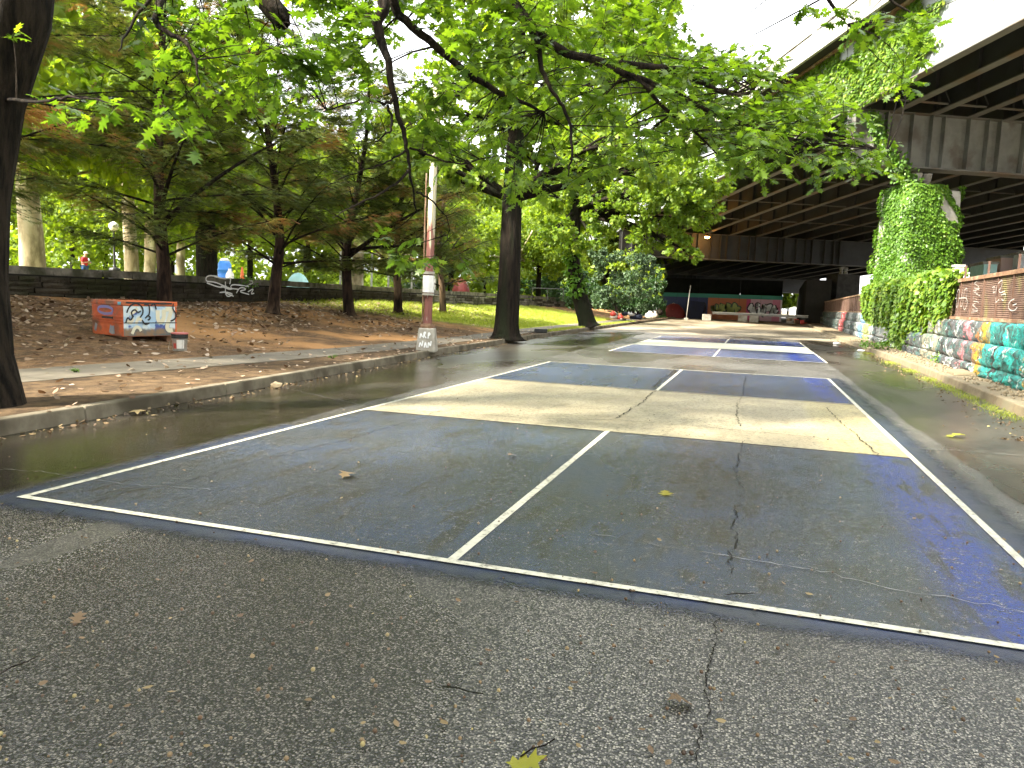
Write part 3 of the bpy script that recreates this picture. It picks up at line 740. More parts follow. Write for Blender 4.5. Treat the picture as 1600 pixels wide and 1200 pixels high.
for k, (s0, s1, ls) in enumerate(spans):
    for i, l in enumerate(ls):
        fas = i == 0
        g = MB(); bbox(g, l-.02, l+.02, s0, s1, .05, DH)
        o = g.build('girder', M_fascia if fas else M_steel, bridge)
        g = MB(); bbox(g, l-.20, l+.20, s0, s1, 0, .05); bbox(g, l-.021, l+.021, s0, s1, .05, .06)
        g.build('flange', M_flange, o)
        if k in (0, 1) and i and (l < 9 or (k == 1 and l < 20)):
            lo = max(s0, -11 if k == 0 else .3); step = 2.3 if l < 9 else 3.6
            s = lo+1.2
            while s < s1:
                g = MB(); bbox(g, l-.16, l-.022, s-.012, s+.012, .055, DH-.02); g.build('stiffener', M_steel, o); s += step
    # cross frames
    if k < 2:
        st = (-1.3, -9.5, -18) if k == 0 else (6.5, 13.5, 20.5, 27.5)
        for s in st:
            for i in range(0, 11 if k == 0 else 9):
                l0, l1 = ls[i]+.03, ls[i+1]-.17
                MB().bar(B(l0, s, .12), B(l1, s, .12), .09, .09).build('brace', M_flange, bridge)
                if s in (-1.3, 6.5, 13.5):
                    g = MB(); g.bar(B(l0, s+.1, .18), B(l1, s+.1, DH-.2), .08, .05); g.bar(B(l0, s-.1, DH-.2), B(l1, s-.1, .18), .08, .05); g.build('cross_brace', M_steel, bridge)
g = MB(); bbox(g, -4.3, 41, -46, 104, DH+.08, DH+.36); g.build('deck', M_deck, bridge)
g = MB(); bbox(g, -3.75, -3.3, -46, 104, DH-.02, DH+.08); g.build('fascia_angle', M_rust, bridge)
s = -46
while s < 104:                                                   # parapet panels
    g = MB(); bbox(g, -4.3, -4.05, s, s+3.98, DH+.37, DH+1.15); bbox(g, -4.36, -3.99, s+.02, s+3.96, DH+1.16, DH+1.30)
    g.build('parapet_panel', M_white_conc, bridge)
    g = MB(); bbox(g, -4.40, -4.31, s+.05, s+.45, DH+.38, DH+1.1); g.build('pilaster', M_white_conc, bridge); s += 4
g = MB(); bbox(g, -4.45, -4.30, -46, 104, DH+.05, DH+.36); g.build('ledge', M_white_conc, bridge)
# cap beams
def cap(s, l0, l1, dp, M_steel=M_steel):
    g = MB(); bbox(g, l0, l1, s-.03, s+.03, -dp, -.02); o = g.build('cap_beam', M_steel, bridge)
    g = MB(); bbox(g, l0, l1, s-.32, s+.32, -dp-.07, -dp-.002); bbox(g, l0, l1, s-.32, s+.32, -.018, -.002); g.build('flange', M_flange, o)
    l = l0+.2; i = 0
    riv = MB()
    while l < min(l1, l0+22):
        g = MB(); bbox(g, l-.015, l+.015, s-.30, s-.032, -dp, -.02); g.build('stiffener', M_steel, o)
        if i % 2 == 0:
            q = -.15
            while q > -dp+.1:
                for dx in (-.12, -.20): bbox(riv, l+dx-.018, l+dx+.018, s-.05, s-.031, q-.018, q+.018)
                q -= .13
        l += (.95, .62, 1.25)[i % 3]; i += 1
    rv = riv.build('rivets', M_steel, o); rv['kind'] = 'stuff'
    return o
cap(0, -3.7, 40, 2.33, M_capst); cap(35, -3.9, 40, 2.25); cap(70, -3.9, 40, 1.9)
def pier(s, l, wl, ws, capd, gap, m_=M_pier):
    wl, ws = wl*BK, ws*BK
    top = B(l, s, -capd-.07-gap); c = Vector((top.x, top.y, 0))
    g = MB(); P = []
    for z, e in ((-.1, .12), (top.z, 0)):
        for a, b_ in ((-1, -1), (1, -1), (1, 1), (-1, 1)):
            q = c+BP*(a*(wl/2+e))+Vector((BD.x, BD.y, 0))*(b_*(ws/2+e)); P.append((q.x, q.y, z))
    g.hexa(P); o = g.build('pier', m_, bridge, bevel=.06)
    g = MB()
    q = Vector((top.x, top.y, top.z))
    for a in (-.28, .28):
        cc = q+BP*a
        g.lathe(cc+Vector((0, 0, .002)), [(.22, 0), (.2, gap*.35), (.12, gap*.5), (.2, gap*.62), (.24, gap*.98)], 10)
    g.build('bearing', M_white_conc, bridge)
    return c, top.z
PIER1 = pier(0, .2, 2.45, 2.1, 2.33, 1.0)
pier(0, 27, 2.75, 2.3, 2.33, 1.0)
PIER2 = pier(35, -1.1, 2.3, 2.0, 2.25, 1.0, M_deck); pier(35, 18.3, 2.3, 2.0, 2.25, .8, M_pier_shade)
pier(70, 3, 2.3, 2.0, 1.9, .4, M_pier_shade); pier(70, 13, 2.3, 2.0, 1.9, .4, M_pier_shade); pier(70, 34.5, 2.0, 1.6, 1.9, .4, M_concrete)
# sodium lights below the second cap beam
M_lamp, t, b = newmat('sodium_lens'); b.inputs['Emission Color'].default_value = (1, .50, .12, 1); b.inputs['Emission Strength'].default_value = 12
b.inputs['Base Color'].default_value = (.8, .5, .2, 1)
for i, (px, py, lab) in enumerate(((1105, 370, 'glowing amber lamp on bridge cap beam, lower of the two'), (1088, 338, 'glowing amber lamp under girders, higher and half hidden by leaves'))):
    P = B(0, 33.6, 0) if i == 0 else B(0, 26, 0)
    d = ray(px, py); nb = Vector((BD.x, BD.y, 0)).normalized(); k = (P-CAM).dot(nb)/d.dot(nb); c = CAM+d*k
    ro = empty('wall_lamp', c, lab, 'lamp', 'amber lamps under the bridge')
    MB().lathe((0, 0, -.16), [(.12, 0), (.24, .06), (.26, .16), (.24, .18)], 12).build('lens', M_lamp, ro, True)
    MB().lathe((0, 0, .025), [(.28, 0), (.28, .04), (.12, .22), (.10, .26)], 12).build('housing', M_black, ro)
    MB().box((0, .3, .2), (.06, .6, .06)).bar((0, 0, .28), (0, 0, .75), .05).build('bracket', M_black, ro)
    la = bpy.data.lights.new('sodium', 'POINT'); la.energy = 45; la.color = (1, .45, .1); la.shadow_soft_size = .15
    lo_ = bpy.data.objects.new('sodium_glow', la); COL.objects.link(lo_); lo_.parent = ro; lo_.location = (0, -.15, -.35)

# ================================================================== FOLIAGE GENERATORS
def crown_mesh(name, clumps, n, size, m_, tv=QUAD_V, tf=QUAD_F, seed=0, shell=.55, flat=.75, droop=.25, sv=.3):
    """clumps: list of (center, radius). Leaves fill mostly the outer shell of uneven clumps."""
    rg_ = np.random.default_rng(seed); C = np.array([list(c) for c, r in clumps], float); Rr = np.array([r for c, r in clumps], float)
    pr_ = Rr**2; pr_ = pr_/pr_.sum(); k = rg_.choice(len(C), n, p=pr_)
    d = unit(rg_.normal(size=(n, 3))); rad = Rr[k]*(shell+(1.08-shell)*rg_.random(n)**.7)
    # sub-clumping: keep leaves near a few random directions of each clump
    sub = unit(rg_.normal(size=(len(C), 14, 3))); best = np.einsum('nij,nj->ni', sub[k], d).argmax(1)
    d = unit(d+.9*sub[k, best]); pos = C[k]+d*rad[:, None]*np.array([1, 1, flat])
    nr = unit(d*.5+np.array([0, 0, .7])+.7*rg_.normal(size=(n, 3)))
    ax = unit(d+np.array([0, 0, -droop*2])+.8*rg_.normal(size=(n, 3)))
    sz = size*(1-sv+2*sv*rg_.random(n))
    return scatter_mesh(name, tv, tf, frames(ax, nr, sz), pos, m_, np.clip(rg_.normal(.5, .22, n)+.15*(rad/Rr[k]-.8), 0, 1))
def curve(a, b_, sag=.15, n=5, rr=random):
    a, b_ = Vector(a), Vector(b_); L_ = (b_-a).length; o = Vector((rr.uniform(-1, 1), rr.uniform(-1, 1), rr.uniform(-.2, 1)))*sag*L_
    m1 = (a+b_)/2+o; P = []
    for i in range(n+1):
        t_ = i/n; P.append(a*(1-t_)**2+m1*2*t_*(1-t_)+b_*t_*t_)
    return P
def trunk_mesh(g, pts, rads, flare=1.6, n=12, seed=0):
    """tapered trunk with root flare"""
    rr = random.Random(seed); P = [Vector(p) for p in pts]; Q = []; Rr = []
    for i in range(len(P)-1):
        for k in range(4):
            t_ = k/4; Q.append(P[i].lerp(P[i+1], t_)); Rr.append(rads[i]*(1-t_)+rads[i+1]*t_)
    Q.append(P[-1]); Rr.append(rads[-1])
    z0 = Q[0].z
    base = len(g.v)
    lob = [rr.uniform(.75, 1.3) for _ in range(n)]
    R2 = []
    Q2, Rn = [], []
    for q, r_ in zip(Q, Rr): Q2.append(q); Rn.append(r_)
    # extra rings near the base
    d0 = (Q[1]-Q[0]); ex = [Q[0]+d0*f for f in (0, .12, .28, .5)]; er = [Rr[0]*(1+(flare-1)*f) for f in (1, .55, .28, .1)]
    Q2 = ex+Q[1:]; Rn = er+Rr[1:]
    n0 = len(g.v); g.tube(Q2, Rn, n)
    for i in range(len(Q2)):
        w_ = (.55, .45, .3, .2)[i] if i < 4 else .06
        c = Q2[i]
        for k in range(n):
            vtx = Vector(g.v[n0+i*n+k]); f = 1+(lob[k]-1)*w_; dlt = vtx-c; g.v[n0+i*n+k] = tuple(c+Vector((dlt.x*f, dlt.y*f, dlt.z)))
def broadleaf(name, base, pts, rads, clumps, nl, size, lm, bm, label, cat='tree', group=None, seed=0, tv=QUAD_V, tf=QUAD_F, flare=1.6, shell=.5, branches=True):
    rr = random.Random(seed); root = empty(name, base, label, cat, group); b0 = Vector(base)
    P = [Vector(p)-b0 for p in pts]; g = MB(); trunk_mesh(g, P, rads, flare, 12, seed)
    tr = g.build('trunk', bm, root, smooth=True)
    cl = [(Vector(c)-b0, r_) for c, r_ in clumps]
    if branches:
        for c, r_ in cl:
            # branch from the trunk point a little lower than the clump
            zt = c.z-.35*(Vector((c.x, c.y, 0))-Vector((P[-1].x, P[-1].y, 0))).length
            q = min(P[len(P)//2:], key=lambda p: abs(p.z-zt)); i = P.index(q)
            g = MB(); cv = curve(q, c, .12, 6, rr); r0_ = max(.03, rads[i]*.42); g.tube(cv, [r0_*(1-.75*k/6) for k in range(7)], 6)
            for _ in range(3):
                e_ = c+Vector((rr.uniform(-1, 1), rr.uniform(-1, 1), rr.uniform(-.7, .7)))*r_*.85; g.tube(curve(cv[4], e_, .15, 4, rr), [r0_*.4, r0_*.32, r0_*.24, r0_*.16, r0_*.08], 5)
            g.build('limb', bm, tr, smooth=True)
    cr_ = link('crown', crown_mesh('crown', cl, nl, size, lm, tv, tf, seed, shell), root); cr_['kind'] = 'stuff'
    return root

# ------------------------------------------------------------------ foreground oak
ob = hit(-28, 632); dep = (ob-CAM).dot(fw)
def ot(px, py, d_=None): return at(px, py, d_ or dep)
OAKT = [ob+Vector((0, 0, -.32)), ot(-52, 560), ot(-60, 430), ot(-56, 300), ot(-30, 150), ot(16, 20), ot(40, -150), ot(50, -420, dep*.98), ot(60, -800, dep*.96)]
oak = empty('oak_tree', ob, 'large foreground oak with black trunk at left edge and branches overhanging the street', 'tree')
g = MB(); trunk_mesh(g, [p-ob for p in OAKT], [.44, .41, .40, .40, .39, .37, .33, .26, .16], 2.0, 16, 3); oak_tr = g.build('trunk', M_bark_dark, oak, smooth=True)
F_ = OAKT[6]
limbs = [  # (px, py, depth) paths, radii
 ([F_, ot(200, -190, 7.6), ot(330, -90, 7.3), ot(432, 18, 7.0), ot(440, 34, 6.9)], [.16, .14, .12, .10, .05]),
 ([OAKT[7], ot(300, -420, 7.6), ot(500, -180, 7.2), ot(596, -10, 7.0), ot(589, 38, 7.0), ot(606, 95, 7.0), ot(617, 155, 7.05), ot(631, 215, 7.1), ot(640, 260, 7.2), ot(651, 330, 7.3)], [.14, .11, .085, .06, .05, .035, .028, .022, .014, .006]),
 ([ot(500, -180, 7.2), ot(600, -30, 7.3), ot(624, 22, 7.4), ot(682, 72, 7.6), ot(735, 118, 7.8), ot(785, 145, 8.0), ot(850, 175, 8.3)], [.07, .055, .045, .04, .035, .03, .012]),
 ([OAKT[7], ot(400, -500, 7.8), ot(640, -180, 7.8), ot(800, 5, 8.0), ot(862, 70, 8.2), ot(930, 95, 8.5), ot(1000, 102, 8.9), ot(1060, 112, 9.2), ot(1130, 144, 9.6), ot(1170, 145, 9.9), ot(1195, 118, 10.1)], [.15, .12, .09, .065, .05, .045, .04, .035, .03, .02, .008]),
 ([ot(930, 95, 8.5), ot(1010, 128, 9.0), ot(1060, 148, 9.3), ot(1110, 175, 9.6), ot(1170, 195, 10), ot(1230, 215, 10.4), ot(1300, 225, 10.8), ot(1385, 238, 11.2)], [.04, .035, .032, .028, .022, .018, .012, .005]),
 ([ot(1000, 122, 9.0), ot(1030, 160, 9.2), ot(1085, 205, 9.6), ot(1130, 250, 9.9)], [.03, .025, .018, .006]),
 ([ot(800, 5, 8.0), ot(835, 55, 7.8), ot(848, 110, 7.7), ot(862, 140, 7.6), ot(885, 175, 7.6), ot(893, 230, 7.6), ot(888, 275, 7.6)], [.04, .03, .025, .02, .018, .014, .006]),
 ([ot(330, -90, 7.3), ot(270, -30, 6.6), ot(245, 20, 6.3), ot(252, 45, 6.2), ot(290, 68, 6.2), ot(305, 95, 6.2), ot(312, 130, 6.2)], [.06, .04, .03, .022, .017, .012, .005]),
 ([ot(250, -20, 6.4), ot(210, 30, 6.3), ot(185, 80, 6.2)], [.018, .013, .005]),
 ([ot(10, 156, 7.6), ot(60, 158, 6.6), ot(105, 152, 5.9), ot(150, 156, 5.7), ot(190, 162, 5.6)], [.02, .014, .01, .007, .003]),
 ([ot(640, -180, 7.8), ot(900, -200, 8.2), ot(1150, -120, 8.8), ot(1270, -30, 9.2), ot(1310, 22, 9.4), ot(1325, 38, 9.5)], [.08, .07, .05, .03, .018, .006]),
 ([ot(1150, -120, 8.8), ot(1300, -60, 8.6), ot(1400, 5, 8.6), ot(1440, 25, 8.6)], [.04, .03, .014, .005]),
 ([ot(617, 155, 7.05), ot(600, 162, 7.0), ot(565, 156, 6.9), ot(510, 172, 6.8)], [.02, .016, .010, .004]),
 ([ot(606, 163, 7.0), ot(612, 190, 6.95), ot(608, 205, 6.9), ot(585, 222, 6.9)], [.013, .012, .01, .004]),
 ([ot(640, 268, 7.2), ot(600, 300, 7.0), ot(560, 318, 6.9), ot(520, 340, 6.8)], [.014, .011, .008, .003]),
 ([ot(637, 235, 7.15), ot(610, 250, 7.0), ot(580, 262, 6.9), ot(525, 282, 6.8)], [.012, .009, .007, .003]),
 ([ot(640, 230, 7.15), ot(675, 245, 7.3), ot(720, 255, 7.5), ot(790, 240, 7.8)], [.012, .01, .008, .003]),
 ([ot(651, 300, 7.3), ot(672, 312, 7.5), ot(700, 345, 7.8), ot(700, 375, 8.2)], [.012, .009, .006, .003]),
 ([OAKT[8], ot(500, -1000, 7.6), ot(1000, -800, 8), ot(1400, -600, 8.2)], [.12, .1, .07, .03]),
 ([OAKT[8], ot(100, -1500, 7), ot(500, -2000, 6)], [.12, .08, .04]),
]
LIMBP = []
for pts, rd in limbs:
    P = [Vector(p) for p in pts]; Q = []; Rr = []
    for i in range(len(P)-1):
        n_ = 5
        for k in range(n_):
            t_ = k/n_; p_ = P[max(i-1, 0)]; q_ = P[i]; r_ = P[i+1]; s_ = P[min(i+2, len(P)-1)]
            Q.append(.5*((2*q_)+(r_-p_)*t_+(2*p_-5*q_+4*r_-s_)*t_*t_+(3*q_-p_-3*r_+s_)*t_**3)+Vector((random.uniform(-1, 1), random.uniform(-1, 1), random.uniform(-1, 1)))*.012)
            Rr.append(rd[i]*(1-t_)+rd[i+1]*t_)
    Q.append(P[-1]); Rr.append(rd[-1])
    g = MB(); g.tube([q-ob for q in Q], Rr, 7); g.build('limb', M_bark_dark, oak_tr, smooth=True)
    LIMBP += [(q, r_) for q, r_ in zip(Q, Rr)]
LP = np.array([list(q) for q, r_ in LIMBP])
# leaf clusters
YB = [(60, 40), (95, 170), (150, 185), (240, 150), (262, 200), (330, 200), (345, 120), (420, 160), (470, 200), (520, 190), (545, 160), (590, 190), (640, 240), (700, 270), (760, 260), (830, 300), (900, 290), (960, 270), (1040, 230), (1100, 235), (1160, 265), (1230, 275), (1300, 270), (1350, 262), (1400, 245), (1420, 100), (1460, 40)]
YT = [(60, 140), (120, 120), (215, 150), (240, -60), (1050, -60), (1090, 70), (1170, 90), (1215, 110), (1260, 130), (1300, 150), (1345, 185), (1400, 205), (1401, 30), (1460, 20)]
rr = random.Random(21); clusters = []
def dens(px):
    return lerp([(60, .5), (150, .5), (235, .5), (250, .7), (330, .6), (500, .55), (560, .7), (700, 1.0), (1100, 1.0), (1400, .9), (1460, .6)], px)
tries = 0
while len(clusters) < 470 and tries < 20000:
    tries += 1
    px = rr.uniform(60, 1460); t0, b0_ = lerp(YT, px), lerp(YB, px)
    py = rr.uniform(-60, 310)
    if py < t0 or py > b0_: continue
    if rr.random() > dens(px)*(1-.55*max(0, (py-90)/220) if px < 1100 else 1): continue
    # ragged holes
    if math.sin(px*.021+1)*math.sin(py*.033+px*.008) > .62: continue
    dmin = lerp([(60, 5.5), (260, 6.0), (430, 6.2), (700, 6.8), (1000, 8), (1400, 9.6)], px)
    clusters.append((ot(px, py, dmin+rr.random()**1.3*3.8), rr.uniform(.28, .5), 17))
for px, py, d_, r_, n_ in ((1305, 15, 9.3, .25, 22), (1260, 8, 9.2, .2, 16), (1285, 40, 9.5, .15, 10), (1375, 20, 8.6, .3, 26), (1410, 35, 8.6, .28, 22), (1440, 22, 8.6, .18, 12), (1340, 40, 8.8, .3, 18), (1530, -12, 8.2, .2, 10),
                          (20, 58, 7.2, .12, 5), (100, 165, 5.9, .13, 6), (150, 160, 5.7, .12, 5), (185, 165, 5.6, .1, 5),
                          (620, 395, 7.8, .3, 16), (680, 400, 8.2, .32, 18), (590, 375, 7.6, .25, 10), (720, 405, 8.4, .25, 10), (650, 372, 7.8, .3, 12), (1395, 270, 11.2, .2, 8), (1330, 240, 10.8, .4, 24), (1270, 250, 10.5, .4, 24), (1240, 130, 10.2, .45, 26), (1290, 170, 10.6, .45, 26), (1325, 95, 10.4, .3, 16)):
    clusters.append((ot(px, py, d_), r_, n_))
for _ in range(85):
    px = rr.uniform(1030, 1270); py = rr.uniform(60, 235)
    if py < lerp([(1030, 20), (1100, 55), (1180, 95), (1270, 150)], px): continue
    clusters.append((ot(px, py, rr.uniform(9.3, 12.8)), rr.uniform(.3, .5), 17))
nvis = len(clusters)
for _ in range(230):       # rest of the crown, above and beside the frame: it shades the street
    px, py = rr.uniform(-700, 1500), rr.uniform(-1900, -80); d_ = rr.uniform(5.5, 11)
    p = ot(px, py, d_)
    if p.z > 13.5 or (p-Vector((ob.x, ob.y, 8))).length > 11 or p.z < 3.5: continue
    clusters.append((p, rr.uniform(.5, .9), 26))
lpos, lax, lnr, lsz = [], [], [], []
tw = MB()
nrg = np.random.default_rng(5)
for ci, (c, r_, n_) in enumerate(clusters):
    cv = np.array(list(c)); dd_ = np.linalg.norm(LP-cv, axis=1); dd_[LP[:, 2] < cv[2]-.5] += 1.0; j = int(dd_.argmin()); a = Vector(LP[j])
    if (ci < nvis and (a-c).length < 2.0) or dd_[j] < .9:
        P = curve(a, c, .14, 5, rr); rb = min(.016, .004+.005*dd_[j]); tw.tube([p-ob for p in P], [rb*(1-.8*k/5) for k in range(6)], 4, cap=False)
    big = 1 if ci < nvis else 1.8
    outd = (c-a); outd = outd.normalized() if outd.length > .05 else Vector((1, 0, 0))
    ntw = max(2, n_//6)
    for k in range(ntw):
        dirv = Vector((rr.gauss(0, 1), rr.gauss(0, 1), rr.gauss(-.15, .5)))+outd*.9; dirv.normalize()
        e_ = c+dirv*r_*rr.uniform(.7, 1.2); e_.z -= .1*r_
        s_ = c-dirv*r_*.15
        if ci < nvis: tw.tube([s_-ob, (s_+e_)/2-ob+Vector((0, 0, .03)), e_-ob], [.005, .004, .002], 3, cap=False)
        m_ = max(3, n_//ntw)
        for q in range(m_):
            t_ = (q+.6)/m_; p = s_.lerp(e_, t_)
            sd = dirv.cross(Vector((0, 0, 1))); sd = sd.normalized() if sd.length > .05 else Vector((1, 0, 0))
            ax = dirv*.7+sd*(1 if q % 2 else -1)*rr.uniform(.4, 1)+Vector((0, 0, rr.uniform(-.75, .15)))
            lpos.append(list(p)); lax.append(list(ax)); lnr.append([rr.gauss(0, .45), rr.gauss(0, .45), 1]); lsz.append(rr.uniform(.105, .165)*big)
lpos = np.array(lpos)-np.array(list(ob)); lax = np.array(lax); lnr = np.array(lnr); lsz = np.array(lsz)
tw.build('twigs', M_bark_dark, oak).data
bpy.data.objects['twigs']['kind'] = 'stuff'
FRM = frames(lax, lnr, lsz); lr = np.clip(nrg.normal(.42, .25, len(lpos)), 0, 1)
# pick the 300 that show largest in the photograph as single leaves
wp = lpos+np.array(list(ob))-np.array([0, 0, CAMH]); zc = wp@np.array(list(fw)); xs = 800+FPX*(wp@np.array(list(rt)))/zc; ysn = 600-FPX*(wp@np.array(list(up)))/zc
vis = (xs > 0) & (xs < 1600) & (ysn > 0) & (zc > 1); score = np.where(vis, lsz/zc, 0); order = np.argsort(-score); near = order[:300]; rest = np.ones(len(lpos), bool); rest[near] = False
cr_ = link('crown', scatter_mesh('crown', OAK_V, OAK_F, FRM[rest], lpos[rest], G_oak, lr[rest]), oak); cr_['kind'] = 'stuff'
LEAFM = []
for k in range(4):
    me = scatter_mesh('leaf', [(x, y, z+.05*math.sin(3*x+k)) for x, y, z in OAK_V], OAK_F, np.eye(3)[None], np.zeros((1, 3)), G_oak, np.array([.12+.14*k])); LEAFM.append(me)
for q, i in enumerate(near):
    o = link('leaf', LEAFM[q % 4], oak); A_ = FRM[i]
    mm = Matrix([[A_[r_, c_] for c_ in range(3)]+[lpos[i][r_]] for r_ in range(3)]+[[0, 0, 0, 1]]); o.matrix_local = mm

# ------------------------------------------------------------------ street trees
tb = hit(790, 530)
def vert(b_, pts): return [Vector((b_.x+dx, b_.y+dy, b_.z+dz)) for dx, dy, dz in pts]
cl = []
rr = random.Random(4)
def blob(c, spread, n_, r0_, r1_, rr, zs=.6):
    o = []
    for _ in range(n_):
        d = Vector((rr.gauss(0, 1), rr.gauss(0, 1), rr.gauss(0, 1))).normalized()*rr.random()**.5
        o.append((Vector(c)+Vector((d.x*spread, d.y*spread, d.z*spread*zs)), rr.uniform(r0_, r1_)))
    return o
cl = blob(tb+Vector((.6, 0, 8.5)), 4.2, 20, .9, 1.5, rr, .7)+blob(tb+Vector((2.6, -1.5, 5.6)), 2.4, 9, .6, 1.0, rr, .5)+blob(tb+Vector((-2.2, -1, 6.2)), 2.0, 6, .6, 1.0, rr, .5)+blob(tb+Vector((1.5, 0, 12.5)), 4.5, 12, 1.0, 1.7, rr, .5)
broadleaf('street_tree', tb, vert(tb, [(0, 0, -.05), (.05, 0, 2), (.05, 0, 4.5), (.1, 0, 7), (.2, 0, 10.5)]), [.42, .36, .32, .25, .08], cl, 34000, .18, G_street, M_bark, 'straight dark-trunked street tree between the lamp post and the ivied tree', seed=31, tv=STAR_V, tf=STAR_F)
tb2 = hit(920, 514)
q = lambda px, py, d_: at(px, py, d_)
D2 = (tb2-CAM).dot(fw)
cl = []
for px, py, d_, r_ in ((905, 330, D2, 1.2), (870, 360, D2-2, .9), (950, 340, D2-1, 1.2), (990, 300, D2-3, 1.2), (1030, 330, D2-3, 1.2), (1070, 350, D2-3, 1.1), (1050, 285, D2-4, 1.1), (1095, 300, D2-3, 1.0), (1120, 285, D2-3, .8), (1105, 330, D2-3.5, .75), (1010, 370, D2-2, .9), (1060, 385, D2-3, .7), (1082, 398, D2-3.2, .45), (960, 290, D2, 1.4), (920, 270, D2, 1.5), (860, 300, D2, 1.3), (990, 240, D2-1, 1.5), (1060, 235, D2-2, 1.2), (900, 200, D2, 1.8), (970, 160, D2, 1.8), (860, 180, D2+1, 1.6), (1040, 170, D2-1, 1.4), (925, 375, D2-1.2, .6), (890, 385, D2-1, .6), (1130, 255, D2-3, .7), (1075, 320, D2-4, 1.0), (1040, 300, D2-4.5, 1.1), (1090, 270, D2-4, 1.0), (900, 90, D2, 2.2), (980, 70, D2, 2.2), (1040, 100, D2, 1.6), (850, 60, D2+2, 2.2), (940, 10, D2, 2.2), (1010, 10, D2, 1.8), (1085, 150, D2-1, 1.4), (1125, 190, D2-2, 1.3), (1100, 110, D2-1, 1.1), (1150, 225, D2-2, 1.0)):
    cl.append((q(px, py, d_), r_))
broadleaf('street_tree', tb2, [tb2+Vector((0, 0, -.05)), q(905, 460, D2), q(893, 400, D2), q(900, 330, D2), q(915, 240, D2), q(930, 150, D2)], [.46, .40, .36, .30, .22, .08], cl, 54000, .19, G_street, M_bark, 'bright green street tree with ivied leaning trunk beside the steps', seed=17, tv=STAR_V, tf=STAR_F)
cl = [(q(895+8*random.uniform(-1, 1), y_, D2-.2), .45) for y_ in (380, 400, 420, 440, 455)]
iv = empty('climbing_ivy', q(895, 470, D2), 'ivy wrapped round the leaning trunk of the roadside tree', 'ivy')
o = link('foliage', crown_mesh('trunk_ivy', [(c-iv.location, r_) for c, r_ in cl], 1400, .15, G_ivy, IVY_V, IVY_F, 3, .6), iv); o['kind'] = 'stuff'

# ------------------------------------------------------------------ conifers on the bank
def conifer_variant(seed, H, Rm, lean=(0, 0), n_br=62, low=1.5):
    rr = random.Random(seed); tk = MB(); P = []
    for i in range(9):
        t_ = i/8; P.append(Vector((lean[0]*t_*H+.28*math.sin(4.5*t_+seed)*min(1, t_*4), lean[1]*t_*H+.24*math.sin(5*t_+seed*2)*min(1, t_*4), H*t_)))
    trunk_mesh(tk, P, [.21*(1-.9*(i/8)**.9) for i in range(9)], 1.7, 10, seed)
    br = []; pos = []; ax = []; nr = []; sz = []; rn = []
    def tp(z):
        f = max(0, min(7.999, z/H*8)); i = int(f); return P[i].lerp(P[i+1], f-i)
    for b_ in range(n_br):
        z = low+(H-low)*(b_/n_br)**1.1*.97; a = b_*2.4+rr.uniform(-.4, .4); f = 1-z/H
        ln = Rm*(.25+.75*f**.6)*rr.uniform(.5, 1.2); st = tp(z); up_ = rr.uniform(.1, .95)*(1 if z < H*.6 else 1.2); big_ = rr.random() < .22 and z < H*.5; ln *= 1.15 if big_ else 1
        d = Vector((math.cos(a), math.sin(a), 0)); mid = st+d*ln*.5+Vector((0, 0, up_*ln*.55)); en = st+d*ln+Vector((0, 0, up_*ln*.75+rr.uniform(-.3, .2)))
        cv = [st*(1-t_)**2+mid*2*t_*(1-t_)+en*t_*t_ for t_ in [k/8 for k in range(9)]]
        g = MB(); rb = (.014+.036*f*(ln/Rm))*(1.9 if big_ else 1); g.tube(cv, [rb*(1-.85*k/8) for k in range(9)], 6); br.append(g)
        dead = rr.random() < .24
        n_sub = int(11+ln*4)
        for s_ in range(n_sub):
            t_ = rr.uniform(.30 if z < low+1.5 else .2, 1); k = min(7, int(t_*8)); p = cv[k].lerp(cv[k+1], t_*8-k)
            sa = a+rr.choice((-1, 1))*rr.uniform(.4, 1.3); sl = rr.uniform(.35, .95)*(1.2-.6*t_)*min(1.3, .5+ln*.25); sd = Vector((math.cos(sa), math.sin(sa), rr.uniform(-.25, .3)))
            q = p+sd*sl; g.tube([p, (p+q)/2+Vector((0, 0, .05)), q-Vector((0, 0, .08*sl))], [.009, .006, .003], 3, cap=False)
            isd = dead if rr.random() < .8 else not dead and rr.random() < .15
            m_ = int(6+sl*11)
            for e_ in range(m_):
                u_ = rr.uniform(.1, 1.05); c = p.lerp(q, u_)+Vector((rr.gauss(0, .05), rr.gauss(0, .05), -.1*u_*sl+rr.gauss(0, .06)))
                va = sa+rr.choice((-1, 1))*rr.uniform(0, 1.1)
                pos.append(list(c)); ax.append([math.cos(va), math.sin(va), rr.uniform(-.55, .25)]); nr.append([rr.gauss(0, .35), rr.gauss(0, .35), 1]); sz.append(rr.uniform(.16, .34)); rn.append(rr.uniform(.78, 1.0) if isd else rr.uniform(0, .66))
    M_ = frames(np.array(ax), np.array(nr), np.array(sz))
    return (tk.mesh('trunk', M_bark_red, True), [g.mesh('limb', M_bark_dark, True) for g in br], scatter_mesh('needles', SPR_V, SPR_F, M_, np.array(pos), G_con, np.array(rn)))
CV = [conifer_variant(3, 10.5, 4.2, (.01, .0)), conifer_variant(8, 9.5, 3.7, (.05, .02)), conifer_variant(14, 8.5, 3.6, (-.03, .02))]
